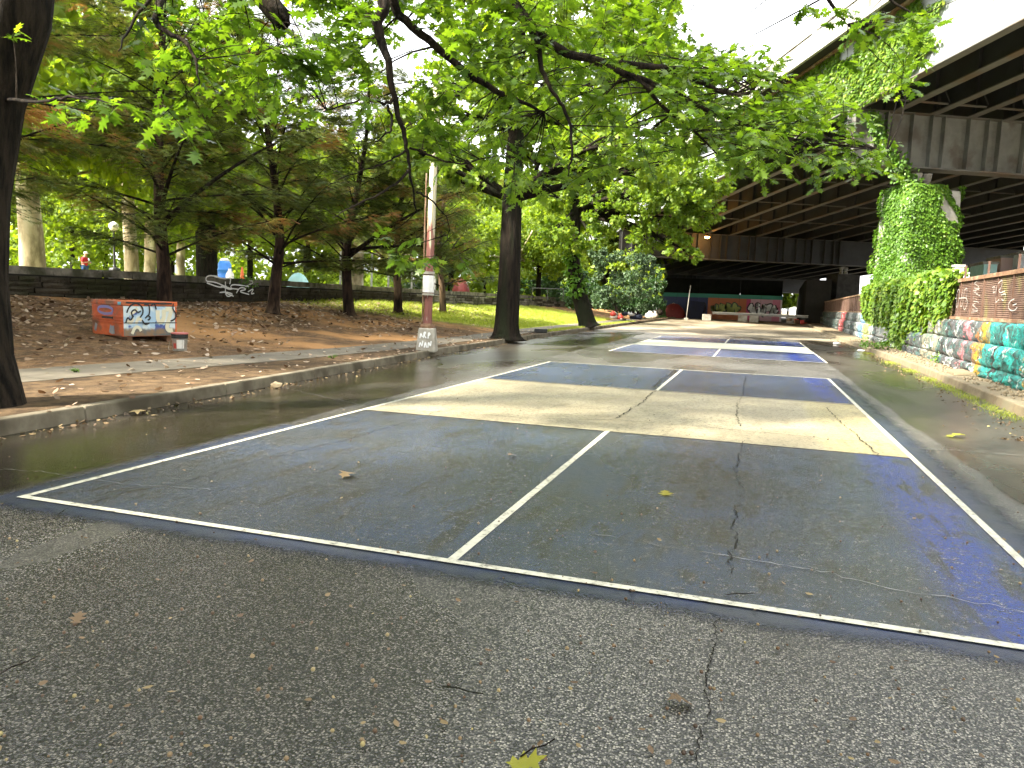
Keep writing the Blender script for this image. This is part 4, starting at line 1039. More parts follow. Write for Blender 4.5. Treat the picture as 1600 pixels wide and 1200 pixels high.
con = [(258, 484, 0, 1.0, 0.3, 'dark conifer with trunk rising directly behind the orange job box'),
       (426, 489, 1, 1.0, 2.0, 'conifer with stout pale-streaked trunk and low crossing limbs right of the wall tag'),
       (546, 492, 2, 1.05, 4.2, 'reddish slim conifer trunk third along the dirt bank, left of the lamp post'),
       (622, 490, 1, .95, 5.4, 'conifer trunk leaning right just left of the lamp post'),
       (692, 488, 0, .82, 1.5, 'black-trunked conifer just right of the lamp post at the lawn edge'),
       (-60, 470, 0, 1.05, 3.6, 'dark conifer boughs showing behind the foreground oak trunk')]
for px, py, k, s_, rz, lab in con:
    b_ = hit(px, py) if px > 0 else Vector((-15.2, 9.5, bank_z(-15.2, 9.5)))
    if b_.x < -16.3: b_ = Vector((-15.8, b_.y, bank_z(-15.8, b_.y)))
    root = empty('conifer_tree', b_-Vector((0, 0, .06)), lab, 'tree', 'conifers on the dirt bank', rz); root.scale = (s_, s_, s_)
    tr = link('trunk', CV[k][0], root)
    for me in CV[k][1]: link('limb', me, tr)
    o = link('needles', CV[k][2], root); o['kind'] = 'stuff'

# ------------------------------------------------------------------ park trees behind the wall
rr = random.Random(77)
def park_variant(seed, H, spread, n_, size):
    rr = random.Random(seed); cl = blob((0, 0, H*.66), spread, 22, spread*.22, spread*.40, rr, .75)+blob((0, 0, H*.40), spread*1.05, 9, spread*.16, spread*.26, rr, .3)
    return crown_mesh('crown', cl, n_, size, G_park, SIX_V, SIX_F, seed, .45), cl
PV = [park_variant(51, 13, 5.2, 11000, .34), park_variant(52, 11, 4.6, 10000, .32), park_variant(53, 8, 4.0, 8000, .28)]
def park_tree(px, depth, k, s_, tr_r, lab, group=None, bm=M_bark, trunk_h=5, z=1.48, sz=1.0):
    c = CAM+(fw+(px-800)/FPX*rt)*depth; b_ = Vector((c.x, c.y, z))
    root = empty('park_tree', b_, lab, 'tree', group, rr.uniform(0, 6)); root.scale = (s_, s_, s_*sz)
    g = MB(); r_ = tr_r/s_; H = (13, 11, 8)[k]
    trunk_mesh(g, [(0, 0, -.1), (.05, .02, 1.5), (.1, -.05, 3.5), (.15, 0, H*.45), (.2, .1, H*.75)], [r_, r_*.92, r_*.82, r_*.6, r_*.2], 1.45, 12, int(px)+3)
    for c_, q_ in PV[k][1][::3]: g.tube(curve((.12, 0, H*.4), c_, .1, 5, rr), [r_*.35*(1-.8*i/5) for i in range(6)], 5)
    g.build('trunk', bm, root, smooth=True)
    o = link('crown', PV[k][0], root); o['kind'] = 'stuff'
    return root
park_tree(58, 36, 0, 1.2, .56, 'massive pale plane tree trunk at left beyond the stone wall', None, M_bark_plane)
park_tree(210, 44, 0, 1.25, .42, 'pale blotched plane tree trunk right of the globe lamp', None, M_bark_plane)
park_tree(236, 56, 1, 1.2, .42, 'greyer plane tree trunk beside the blotched one', None, M_bark_plane)
park_tree(326, 42, 1, 1.2, .60, 'broad brown tree trunk beside the blue barrel', None, M_bark)
park_tree(284, 66, 1, 1.1, .40, 'pale far trunk between the blotched plane and brown trunk', None, M_bark_plane)
park_tree(556, 52, 1, 1.1, .45, 'pale forked trunk near the park fence posts', None, M_bark_plane)
park_tree(800, 62, 2, 1.0, .35, 'small pale-trunked tree just behind straight street tree', None, M_bark_plane)
park_tree(836, 64, 2, .9, .22, 'slender tree before the dark hedge', None, M_bark)
gl = 'leafy green park tree standing deep behind the stone wall'
for px, d_, k, s_ in ((-60, 60, 0, 1.2), (120, 75, 0, 1.3), (170, 95, 1, 1.5), (-10, 90, 0, 1.5), (270, 88, 0, 1.4), (390, 70, 1, 1.2), (440, 95, 0, 1.4), (480, 64, 2, 1.3), (520, 85, 0, 1.4), (620, 72, 1, 1.3), (650, 96, 0, 1.5), (700, 80, 1, 1.3), (750, 92, 0, 1.4), (860, 85, 1, 1.4), (900, 105, 0, 1.4), (960, 110, 0, 1.3), (60, 115, 0, 1.6), (340, 115, 0, 1.6), (580, 118, 0, 1.6), (800, 120, 0, 1.6), (700, 58, 2, 1.0)):
    park_tree(px, d_, k, s_, rr.uniform(.22, .4), gl, 'leafy trees deep in the park', M_bark)
cl = []
for i in range(260):
    px = rr.uniform(-150, 1010); d_ = rr.uniform(66, 135); c = CAM+(fw+(px-800)/FPX*rt)*d_; cl.append((Vector((c.x, c.y, 1.5+rr.uniform(.3, 8)*rr.random()**.4)), rr.uniform(1.2, 2.6)))
o = link('far_woodland', crown_mesh('far_woodland', cl, 46000, .52, G_park, SIX_V, SIX_F, 91, .3)); tag(o, 'mass of sunlit undergrowth and low boughs deep in the park', 'woodland', kind='stuff')
# unseen trees added out of frame to shade the bank and near street
for X, Y, k, s_ in ((-4.5, -6, 0, 1.15), (-21, 4, 0, 1.25), (-20, -6, 0, 1.2), (-9, -7, 0, 1.15), (-13, -16, 0, 1.2), (-3.5, -17, 0, 1.0), (-23, 16, 0, 1.2)):
    root = empty('park_tree', (X, Y, 1.4 if X < -17 else .0), gl if X < -17 else 'unseen leafy tree added behind the viewpoint to shade the street', 'tree', 'leafy trees deep in the park' if X < -17 else 'unseen trees added for shade', rr.uniform(0, 6)); root.scale = (s_,)*3
    g = MB(); trunk_mesh(g, [(0, 0, -.3), (.05, 0, 2), (.1, 0, 5), (.1, 0, 9)], [.4, .36, .28, .1], 1.4, 10, int(X*7)); g.build('trunk', M_bark, root)
    o = link('crown', PV[k][0], root); o['kind'] = 'stuff'

# shrubs
def shrub(px, py_, depth, w_, h_, n_, size, lm, lab, z, seed, name='shrub', tv=SIX_V, tf=SIX_F, cat='shrub'):
    c = CAM+(fw+(px-800)/FPX*rt)*depth; b_ = Vector((c.x, c.y, z)); r2 = random.Random(seed)
    cl = [(Vector((r2.uniform(-w_, w_)*.9, r2.uniform(-w_, w_)*.6, h_*r2.uniform(.1, 1.0))), r2.uniform(.13, .36)*min(w_, h_)) for _ in range(24)]
    root = empty(name, b_, lab, cat); o = link('foliage', crown_mesh(name, cl, n_, size, lm, tv, tf, seed, .5), root); o['kind'] = 'stuff'
    g = MB()
    for c_, r_ in cl[:7]: g.tube(curve((0, 0, -.05), c_, .1, 4, r2), [.04, .035, .028, .02, .01], 5)
    g.build('stems', M_bark, root); return root
shrub(850, 0, 70, 4.2, 2.6, 7000, .22, G_ivy_d, 'dark clipped hedge behind the wall right of the tall trunk', 1.4, 2, 'hedge', cat='hedge')
shrub(490, 0, 48, 2.2, 1.3, 3000, .16, G_park, 'sunlit yellow-green bush above the wall between conifers', 1.45, 5)
shrub(655, 0, 58, 2.5, 2.2, 3000, .2, G_bush, 'grey-green bush beyond the wall behind the lamp post', 1.45, 6)
shrub(610, 0, 60, 2.0, 1.8, 1600, .16, G_street, 'thin brownish bush beside the park fence posts', 1.45, 9)
sb = hit(955, 488)
shrub(958, 0, 54, 2.0, 4.2, 8000, .17, G_bush, 'tall grey-green bush at the foot of the bridge left of the ivied pier', .9, 11)
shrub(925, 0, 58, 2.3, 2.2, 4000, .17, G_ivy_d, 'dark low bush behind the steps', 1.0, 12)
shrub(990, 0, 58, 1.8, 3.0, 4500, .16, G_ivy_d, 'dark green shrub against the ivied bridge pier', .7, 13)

# ------------------------------------------------------------------ ivy
def ivy(name, lab, P, Nn, size, lm, seed, base, jit=.07, rnd=None):
    rg_ = np.random.default_rng(seed); n = len(P); b0 = np.array(list(base))
    Nn = unit(np.array(Nn)); ax = unit(np.array([0, 0, -1])+.45*Nn+.45*rg_.normal(size=(n, 3))); nr = unit(Nn+np.array([0, 0, .35])+.35*rg_.normal(size=(n, 3)))
    P = np.array(P)+Nn*(rg_.random(n)*jit*2)[:, None]-b0
    root = empty(name, base, lab, 'ivy')
    o = link('foliage', scatter_mesh('ivy', IVY_V, IVY_F, frames(ax, nr, size*(.7+.6*rg_.random(n))), P, lm, rnd), root); o['kind'] = 'stuff'
    return root
def pier_ivy(PC, wl, ws, z0, z1, n_, size, lm, lab, seed, bare=None):
    c, zt = PC; rg_ = random.Random(seed); P = []; Nn = []
    bd = Vector((BD.x, BD.y, 0)).normalized()
    for _ in range(n_):
        a_ = rg_.uniform(0, 6.2832); ca, sa = math.cos(a_), math.sin(a_)
        if sa > .4 and rg_.random() < .7: continue
        z = z0+(z1-z0)*rg_.random(); q = (abs(ca)**14+abs(sa)**14)**(-1/14)
        bul = .14+.10*math.sin(z*1.3+a_*2+seed)+.06*math.sin(z*3.7+a_*5)+(.25*max(0, 1-(z-z0)/2.5))
        if z > z1-.8: bul *= max(.2, (z1-z)/.8)
        nn = BP*ca+bd*sa; x_, y_ = ca*q*(wl/2+bul), sa*q*(ws/2+bul)
        if bare and bare(x_/wl*2, y_/ws*2, z): continue
        p = c+BP*x_+bd*y_; p.z = z; P.append(list(p)); Nn.append(list(BP*(ca*q)**3+bd*(sa*q)**3))
    return ivy('climbing_ivy', lab, P, Nn, size, lm, seed, c)
bdv = Vector((BD.x, BD.y, 0)).normalized()
def bare1(x_, y_, z):
    if y_ < -.7 and z > 6.4 and x_ > .15: return math.sin(x_*9+z*4.2) > -.35
    return x_ > .9 and z > 7.2
pier_ivy(PIER1, 2.87, 2.46, .6, 8.2, 52000, .13, G_ivy, 'lush ivy cloaking the nearest bridge pier behind the fence', 4, bare1)
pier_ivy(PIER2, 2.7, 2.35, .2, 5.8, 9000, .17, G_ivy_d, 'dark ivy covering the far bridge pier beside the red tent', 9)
# ivy tendril from pier to girder
P = []; Nn = []; r2 = random.Random(8)
A_ = B(-.3, -.45, -3.3); B_ = B(-2.9, -.5, -.3)
for _ in range(1100):
    t_ = r2.random(); p = A_.lerp(B_, t_)+Vector((0, 0, -.5*math.sin(t_*3.1)))+Vector((r2.gauss(0, .22), r2.gauss(0, .16), r2.gauss(0, .25))); P.append(list(p)); Nn.append([-.4, -.9, .2])
ivy('climbing_ivy', 'ivy tendril bridging from pier top up to the steel cap beam', P, Nn, .16, G_ivy, 5, A_)
# ivy on the fascia: left of a ragged edge
P = []; Nn = []
for _ in range(17000):
    s_ = r2.uniform(-6.2, 12); h = r2.uniform(-.05, DH+.1)
    lim = -5.2+1.6*abs(h/DH-.55)+.5*math.sin(h*5)+.25*math.sin(h*13)
    if s_ < lim: continue
    if h > DH*.82 and math.sin(s_*2.3) > .2 and s_ < 2: continue
    bu = .03+.05*(math.sin(s_*3)*math.sin(h*4)+1); P.append(list(B(-3.44-bu, s_, h))); Nn.append([-.9, -.45, .15])
ivy('climbing_ivy', 'yellow-green ivy sheet on the white fascia girder at upper right', P, Nn, .17, G_ivy_m, 6, B(-3.5, 0, 0), .05)  # leaf colours run from green to yellow
# ivy pouring over fence and wall
P = []; Nn = []
for _ in range(17000):
    y = r2.uniform(23.0, 43); u_ = r2.random()
    x0 = lerp(XW, y); topz = lerp(WTOP, y)+FH+.25
    lowz = lerp([(23, 1.8), (24, 1.3), (26, 1.2), (27.5, 1.0), (29, .45), (30.5, .2), (32, .3), (33.5, .85), (36, 1.05), (39, 1.15), (41, 1.4), (42.5, 2.2), (50, 2.2)], y)+.25*math.sin(y*5)+.15*math.sin(y*11)
    z = lowz+(topz-lowz)*u_
    if z < lowz: continue
    if y < 26 and z < 2.1 and math.sin(y*9+z*2) > .25: continue
    bul = .10+.18*math.sin(min(1, max(0, (z-lowz)/1.2))*2.2)*(.6+.4*math.sin(y*1.7+z))+.08*math.sin(y*6+z*5)
    if y < 26: bul *= .45
    P.append([x0+.22-bul, y, z]); Nn.append([-1, -.25, .25])
for _ in range(2500):
    y = r2.uniform(24, 43); P.append([lerp(XW, y)+r2.uniform(-.1, .7), y, lerp(WTOP, y)+FH+.25+r2.uniform(-.05, .15)]); Nn.append([-.2, -.2, 1])
ivy('climbing_ivy', 'thick ivy curtain pouring over fence and graffiti wall below the pier', P, Nn, .15, G_ivy_m, 7, (lerp(XW, 30), 30, .13))

# ================================================================== OBJECTS
# lamp post
lb = hit(667, 547)
lp = empty('lamp_post', lb, 'old cream and red painted steel pole in a tapered concrete foot at the kerb', 'pole')
dl = (lb-CAM).dot(fw); mpp = dl/FPX
g = MB(); hb = 34*mpp; w0, w1 = 31*mpp/2, 24*mpp/2
g.hexa([(-w0, -w0, -.05), (w0, -w0, -.05), (w0, w0, -.05), (-w0, w0, -.05), (-w1, -w1, hb), (w1, -w1, hb), (w1, w1, hb), (-w1, w1, hb)])
g.build('foot', M_concrete, lp, bevel=.03).rotation_euler.z = R(15)
g = MB(); g.lathe((0, 0, hb-.01), [(.16, 0), (.16, .05), (.12, .10), (.10, .12)], 12)
for a in range(4): g.lathe((.15*math.cos(a*1.57+.8), .15*math.sin(a*1.57+.8), hb-.01), [(.045, 0), (.045, .07), (.02, .1)], 8)
g.build('base_plate', M_rust, lp)
M_pole, t, b = newmat('pole_paint'); v = world_pos(t); xyz = xsep(t, v)
f = rng(t, mth(t, 'ADD', xyz[2], mth(t, 'MULTIPLY', mth(t, 'SUBTRACT', noise(t, world_pos(t, (4, 4, .8)), 2.5, 5), .5), 3.2)), 2.6, 3.4)
c_ = mixc(t, f, (.17, .055, .038), (.38, .34, .22)); c_ = mixc(t, rng(t, noise(t, world_pos(t, (5, 5, .6)), 3, 6), .58, .66), c_, (.36, .33, .28))
L(t, c_, b.inputs['Base Color']); b.inputs['Roughness'].default_value = .6
top = at(683, 110, dl)-lb
g = MB(); pw = .135
for k in range(8):
    pass
g.tube([(0, 0, hb+.09), Vector((top.x*.3, top.y*.3, top.z*.35)), Vector((top.x, top.y, top.z))], [.105, .095, .085], 8); g.build('shaft', M_pole, lp)
g = MB(); g.tube([(-.125, -.02, hb+.05), (-.118, -.02, top.z*.45), (-.105, -.02, top.z*.62)], .02, 6); g.build('conduit', M_rust, lp)
zz = 3.0
g = MB(); g.tube([(.0, 0, 58*mpp+.0+hb-.05), (.0, 0, hb+58*mpp+.35)], .135, 8); g.build('paper_wrap', M_white, lp)
g = MB(); g.tube([(.0, 0, hb+58*mpp+.38), (0, 0, hb+58*mpp+.44)], .14, 8); g.tube([(.0, 0, hb+58*mpp-.12), (0, 0, hb+58*mpp-.07)], .14, 8); g.build('tape', M_concrete, lp)
U_ = Vector((math.cos(R(15)), math.sin(R(15)), 0)); Nf = Vector((math.sin(R(15)), -math.cos(R(15)), 0))
ribbon([[(x_*.55+.03, y_*.62) for x_, y_ in s_] for s_ in [[(-.30, .45), (-.28, .68), (-.20, .5)], [(-.15, .46), (-.14, .7), (-.05, .68), (-.13, .57), (-.03, .46)], [(.05, .45), (.06, .7), (.15, .62), (.07, .56)], [(-.32, .12), (-.28, .34), (-.2, .1), (-.17, .36)], [(-.1, .1), (-.06, .36), (0, .1)], [(.06, .1), (.08, .36), (.17, .12), (.19, .36)]]], Nf*(w0+.012), U_, Vector((0, 0, 1))-Nf*((w0-w1)/hb), Nf, .026, M_tagb, 'painted_tag', lp, .005)

# job box
cb = hit(193, 533); bx_len, bx_dep, bx_h = 1.34, 1.45, .76
ang = math.atan2(rt.y, rt.x)+R(55)
jb = empty('job_box', cb, 'orange steel job box covered in blue and cream graffiti on the dirt bank', 'storage box', rz=ang); jb.scale = (.86, .86, .93)
zb = .09
M_orangeside = M_orange
def jbox(name, c, d, m_, par=jb, bevel=.0): return MB().box(c, d).build(name, m_, par, bevel=bevel)
jbox('body', (bx_len/2, bx_dep/2, zb+bx_h*.44), (bx_len, bx_dep, bx_h*.88), M_orange, bevel=.012)
jbox('lid', (bx_len/2, bx_dep/2, zb+bx_h*.88+.055), (bx_len+.03, bx_dep+.03, .10), M_orange, bevel=.012)
for x in (.18, bx_len-.18): jbox('skid', (x, bx_dep/2, zb/2-.03), (.12, bx_dep-.1, zb+.06), M_rust)
# front graffiti field
M_jb, t, b = newmat('jobbox_graffiti'); v = coords(t)
s3 = xsep(t, v); c_ = mixc(t, rng(t, noise(t, v, 3.2, 4, .5, .6), .42, .56), (.36, .52, .66), (.62, .70, .70))
c_ = mixc(t, rng(t, noise(t, v, 2.1, 3), .56, .60), c_, (.06, .10, .32))
low_ = rng(t, mth(t, 'ADD', s3[2], mth(t, 'MULTIPLY', noise(t, v, 6, 5), .16)), .30, .38, 1, 0)
c_ = mixc(t, low_, c_, mixc(t, rng(t, noise(t, v, 5, 5), .4, .6), (.13, .13, .12), (.24, .15, .08)))
L(t, c_, b.inputs['Base Color']); b.inputs['Roughness'].default_value = .5
g = MB(); g.add([(.008, -.004, zb+.01), (bx_len-.05, -.004, zb+.01), (bx_len-.05, -.004, zb+bx_h*.875), (.008, -.004, zb+bx_h*.875)], [(0, 1, 2, 3)]); g.build('painted_front', M_jb, jb)
jbox('seam', (bx_len/2, -.009, zb+.30), (bx_len-.02, .012, .018), M_black)
cream_ = mat('spray_cream', (.66, .62, .45), None, 5, .5); purple_ = mat('spray_purple', (.22, .20, .42), None, 5, .6)
FO, FU, FV, FN = Vector((0, -.007, zb)), (1, 0, 0), (0, 0, 1), (0, -1, 0)
ribbon([[(.84, .58), (.84, .36), (.92, .30), (1.0, .40), (1.0, .60)], [(1.04, .60), (1.20, .62), (1.14, .42), (1.06, .20), (1.12, .12), (1.22, .14)]], FO, FU, FV, FN, .10, cream_, 'cream_letters', jb)
ribbon([[(.10, .36), (.17, .28), (.24, .40)], [(.30, .28), (.37, .44), (.44, .34)], [(.20, .06), (.28, .22), (.38, .20), (.42, .12)], [(.16, .50), (.26, .54), (.34, .62)]], FO, FU, FV, FN, .07, cream_, 'cream_letters', jb, .004)
ribbon([[(.08, .52), (.14, .66), (.30, .74), (.46, .66), (.48, .52), (.40, .42)], [(.22, .44), (.18, .54), (.28, .60), (.34, .52), (.42, .56)], [(.05, .30), (.10, .44), (.16, .34), (.24, .46)], [(.5, .70), (.62, .72), (.64, .52), (.58, .44)], [(.66, .68), (.76, .74), (.80, .60)], [(.52, .40), (.60, .48), (.66, .40), (.58, .36)], [(1.24, .74), (1.22, .60), (1.32, .50), (1.28, .38), (1.16, .34)], [(.44, .36), (.52, .26), (.62, .30)], [(.06, .74), (.6, .735), (1.2, .73)]], FO, FU, FV, FN, .035, M_black, 'black_outline', jb, .012)
# left end details
EO, EU, EN = Vector((-.006, 0, zb)), (0, 1, 0), (-1, 0, 0)
ribbon([[(.45, .50), (.8, .46), (1.15, .52), (1.1, .62), (.7, .64), (.4, .58), (.5, .50)]], EO, EU, (0, 0, 1), EN, .06, purple_, 'purple_scrawl', jb)
for z_ in (.30, .36, .43): jbox('rib', (-.018, bx_dep/2, zb+z_), (.03, bx_dep*.96, .022), M_orange)
jbox('handle_recess', (-.006, bx_dep*.48, zb+.395), (.02, .5, .05), M_black)
ribbon([[(.38, .14), (.5, .12), (.6, .16)], [(1.2, .14), (1.3, .18)]], EO, EU, (0, 0, 1), EN, .18, mat('spray_grey', (.22, .23, .28), (.3, .3, .3), 6, .6), 'grey_blots', jb)
jbox('sticker', (-.02, .12, zb+bx_h*.88+.05), (.006, .14, .07), mat('sticker_blue', (.15, .45, .6), None, 3, .5))
# bucket
bb = hit(281, 548)
bu = empty('bucket', bb, 'grimy grey plastic bucket with dark rim and pink lid beside the job box', 'bucket')
M_bk = mat('bucket_grey', (.20, .20, .18), (.30, .27, .22), 9, .6, c3=(.35, .2, .14), scale3=6)
MB().lathe((0, 0, 0), [(.128, 0), (.130, .01), (.143, .24), (.145, .245)], 20).build('body', M_bk, bu, True)
MB().lathe((0, 0, .245), [(.150, 0), (.157, .02), (.157, .04), (.150, .045), (.155, .06), (.155, .085)], 20).build('rim', M_black, bu)
MB().lathe((0, 0, .328), [(.160, 0), (.164, .012), (.160, .028), (.14, .026)], 20).build('lid', mat('lid_pink', (.50, .16, .15), (.42, .12, .11), 6, .5), bu)
MB().tube([(-.16, 0, .27), (-.19, -.06, .16), (-.165, -.12, .05), (-.12, -.15, .02)], .005, 5).build('handle', M_concrete, bu)
for i, (a0, a1, m_) in enumerate(((-1.25, -.55, M_white), (-.5, -.25, M_white), (-1.75, -1.3, M_redpaint))):
    g = MB(); nn_ = 5
    for k in range(nn_+1):
        a = a0+(a1-a0)*k/nn_
        for z_ in (.05, .22): rr_ = .131+(z_/.24)*.013+.002; g.v.append((rr_*math.cos(a), rr_*math.sin(a), z_ if i < 2 else .05+(z_-.05)*.6))
    for k in range(nn_): g.f.append((2*k, 2*k+2, 2*k+3, 2*k+1))
    g.build('sticker', m_, bu)
# white tag on the stone wall
def wp_(px, py):
    d = ray(px, py); k = (WX+.10-CAM.x)/d.x; return CAM+d*k
def wallstroke(pxs): return [((p.y), (p.z)) for p in (wp_(*q) for q in pxs)]
strokes = [[(340, 432), (322, 430), (320, 440), (334, 440), (352, 448), (362, 452)], [(334, 432), (350, 436), (360, 434), (358, 444)], [(322, 442), (344, 450), (352, 446), (354, 450), (372, 452)], [(344, 447), (362, 454), (358, 444), (380, 446), (388, 448)], [(351, 440), (351, 465), (365, 460), (352, 456), (342, 457)], [(352, 458), (364, 463)], [(368, 458), (374, 448), (386, 452), (370, 455), (388, 460)], [(382, 448), (390, 444), (396, 440), (388, 438)], [(386, 456), (396, 450), (390, 460), (396, 458)]]
ribbon([wallstroke(s) for s in strokes], (WX+.115, 0, 0), (0, 1, 0), (0, 0, 1), (1, 0, 0), .042, M_tagb, 'painted_tag', wall, .01)

# person in red
pc = CAM+(fw+(137-800)/FPX*rt)*44; pb = Vector((pc.x, pc.y, 1.5))
per = empty('person', pb, 'person in red shirt and pale cap walking in the park, looking at a phone', 'person', rz=R(15))
def skin_obj(name, verts, edges, radii, m_, parent):
    me = bpy.data.meshes.new(name); me.from_pydata(verts, edges, []); o = link(name, me, parent, m_)
    o.modifiers.new('s', 'SKIN')
    for i, r_ in enumerate(radii): me.skin_vertices[0].data[i].radius = (r_, r_)
    me.skin_vertices[0].data[0].use_root = True
    sm = o.modifiers.new('u', 'SUBSURF'); sm.levels = 2; sm.render_levels = 2; return o
# facing +x
V_ = [(0, 0, .95), (0, 0, 1.15), (.01, 0, 1.38), (.03, 0, 1.50), (.08, 0, 1.60), (.10, 0, 1.70),
      (0, .10, .90), (.08, .10, .50), (-.02, .10, .08), (.12, .10, .03), (0, -.10, .90), (-.06, -.10, .50), (-.16, -.10, .08), (-.03, -.10, .03),
      (.01, .19, 1.40), (.0, .23, 1.15), (.24, .14, 1.14), (.01, -.19, 1.40), (.0, -.23, 1.13), (.24, -.10, 1.18), (.31, .12, 1.16), (.31, -.08, 1.20)]
E_ = [(0, 1), (1, 2), (2, 3), (3, 4), (4, 5), (0, 6), (6, 7), (7, 8), (8, 9), (0, 10), (10, 11), (11, 12), (12, 13), (2, 14), (14, 15), (15, 16), (2, 17), (17, 18), (18, 19), (16, 20), (19, 21)]
skin_obj('body', V_, E_, [.15, .14, .15, .06, .085, .08, .085, .065, .045, .035, .085, .065, .045, .035, .06, .05, .04, .06, .05, .04, .03, .03], M_skin, per)
skin_obj('shirt', [(0, 0, .92), (0, 0, 1.15), (.01, 0, 1.38), (.02, 0, 1.47), (.01, .19, 1.40), (0, .23, 1.2), (.01, -.19, 1.40), (0, -.23, 1.18)], [(0, 1), (1, 2), (2, 3), (2, 4), (4, 5), (2, 6), (6, 7)], [.18, .17, .18, .09, .085, .07, .085, .07], M_redshirt, per)
skin_obj('trousers', [(0, 0, .96), (0, .10, .90), (.08, .10, .50), (-.01, .10, .12), (0, -.10, .90), (-.06, -.10, .50), (-.15, -.10, .12)], [(0, 1), (1, 2), (2, 3), (0, 4), (4, 5), (5, 6)], [.16, .10, .08, .065, .10, .08, .065], M_jeans, per)
MB().lathe((.09, 0, 1.66), [(.105, 0), (.11, .04), (.09, .10), (.03, .13)], 12).box((.2, 0, 1.67), (.14, .14, .015)).build('cap', M_white, per, True)
ph = MB().box((0, 0, 0), (.012, .075, .15)).build('phone', M_black); ph.location = pb+Matrix.Rotation(R(15), 3, 'Z') @ Vector((.36, .02, 1.22)); ph.rotation_euler = (0, R(-40), R(15)); tag(ph, 'dark phone held by the person in red', 'phone')

# park furniture behind the wall
def park_pt(px, depth, z=1.5):
    c = CAM+(fw+(px-800)/FPX*rt)*depth; return Vector((c.x, c.y, z))
gb = park_pt(183, 48)
gl_ = empty('globe_lamp', gb, 'black park lamp post with white globe behind the stone wall', 'lamp')
MB().lathe((0, 0, 0), [(.34, 0), (.34, .9), (.30, 1.0), (.10, 1.05), (.07, 1.2), (.06, 3.2), (.10, 3.28)], 12).build('post', M_black, gl_)
MB().lathe((0, 0, 3.28), [(.10, 0), (.24, .12), (.30, .30), (.24, .48), (.06, .58)], 14).build('globe', M_white, gl_, True)
bp_ = park_pt(352, 36)
ba = empty('barrel', bp_, 'blue plastic barrel with white collar standing behind the wall', 'barrel')
MB().lathe((0, 0, .0), [(.28, 0), (.31, .12), (.31, .4), (.33, .42), (.33, .47), (.31, .49), (.31, .78), (.33, .8), (.33, .85), (.30, .88), (.30, 1.1), (.22, 1.24)], 16).build('drum', M_blueplastic, ba, True)
MB().lathe((0, 0, 1.24), [(.22, 0), (.22, .06), (.12, .14)], 16).build('collar', M_white, ba)
jb2 = empty('jug', park_pt(360, 35.4), 'white plastic jug beside the blue barrel', 'jug')
MB().lathe((0, 0, 0), [(.16, 0), (.18, .05), (.18, .62), (.08, .78), (.06, .88)], 12).build('body', M_white, jb2, True); MB().lathe((0, 0, .88), [(.065, 0), (.065, .06)], 10).build('cap', M_blueplastic, jb2)
cn = empty('traffic_cone', park_pt(379, 38), 'orange traffic cone behind the stone wall', 'cone')
MB().box((0, 0, .02), (.40, .40, .04)).build('base', M_orange, cn); MB().lathe((0, 0, .04), [(.16, 0), (.10, .5), (.04, 1.0), (.03, 1.02)], 14).build('body', mat('cone_orange', (.75, .14, .03), None, 4, .5), cn, True)
te = empty('tent', park_pt(465, 46), 'pale turquoise dome tent beyond the wall between conifer trunks', 'tent'); te.scale = (.75, .75, .8)
def dome(par, rx, ry, h, m_, pole_m=None):
    g = MB(); n_, k_ = 16, 6
    for j in range(k_+1):
        t_ = j/k_; z = h*math.sin(t_*math.pi/2); f = math.cos(t_*math.pi/2)
        for i in range(n_):
            a = 2*math.pi*i/n_; q = (abs(math.cos(a))**.6*math.copysign(1, math.cos(a)), abs(math.sin(a))**.6*math.copysign(1, math.sin(a))); g.v.append((rx*f*q[0]+.001, ry*f*q[1], z))
    for j in range(k_):
        for i in range(n_): a = j*n_+i; b_ = j*n_+(i+1) % n_; g.f.append((a, b_, b_+n_, a+n_))
    o = g.build('canopy', m_, par, True); return o
dome(te, .85, .8, 1.35, M_cyan); MB().tube([(-.85, 0, 0), (-.65, 0, .85), (0, 0, 1.38), (.65, 0, .85), (.85, 0, 0)], .02, 5).build('pole_arch', M_concrete, te)
# chain-link fence posts seen above the wall
pf = empty('park_fence', park_pt(578, 45), 'pale metal park fence posts with rails beyond the wall', 'fence')
fp = [park_pt(x_, 45)-pf.location for x_ in (530, 578, 604, 640, 676)]
for p in fp: MB().tube([p, p+Vector((0, 0, 2.4))], .06, 8).build('post', M_white_conc, pf)
for z_ in (.2, 2.35):
    for a, b_ in zip(fp, fp[1:]): MB().tube([a+Vector((0, 0, z_)), b_+Vector((0, 0, z_))], .025, 6).build('rail', M_white_conc, pf)
# low railing near hedge
lr_ = empty('railing', park_pt(848, 56, 1.5), 'thin dark rail on posts in front of the hedge', 'railing')
fp = [park_pt(x_, 56)-lr_.location for x_ in (826, 850, 874)]
for p in fp: MB().tube([p, p+Vector((0, 0, .9))], .03, 6).build('post', M_black, lr_)
MB().tube([fp[0]+Vector((0, 0, .85)), fp[2]+Vector((0, 0, .85))], .03, 6).build('rail', M_black, lr_)
tr_ = empty('tent', park_pt(716, 52, 1.5), 'small red tent glimpsed above the wall right of the lamp post', 'tent'); dome(tr_, .6, .55, 1.25, M_tent_red); MB().tube([(-.6, 0, 0), (-.48, 0, .85), (0, 0, 1.28), (.48, 0, .85), (.6, 0, 0)], .02, 5).build('pole_arch', M_concrete, tr_)

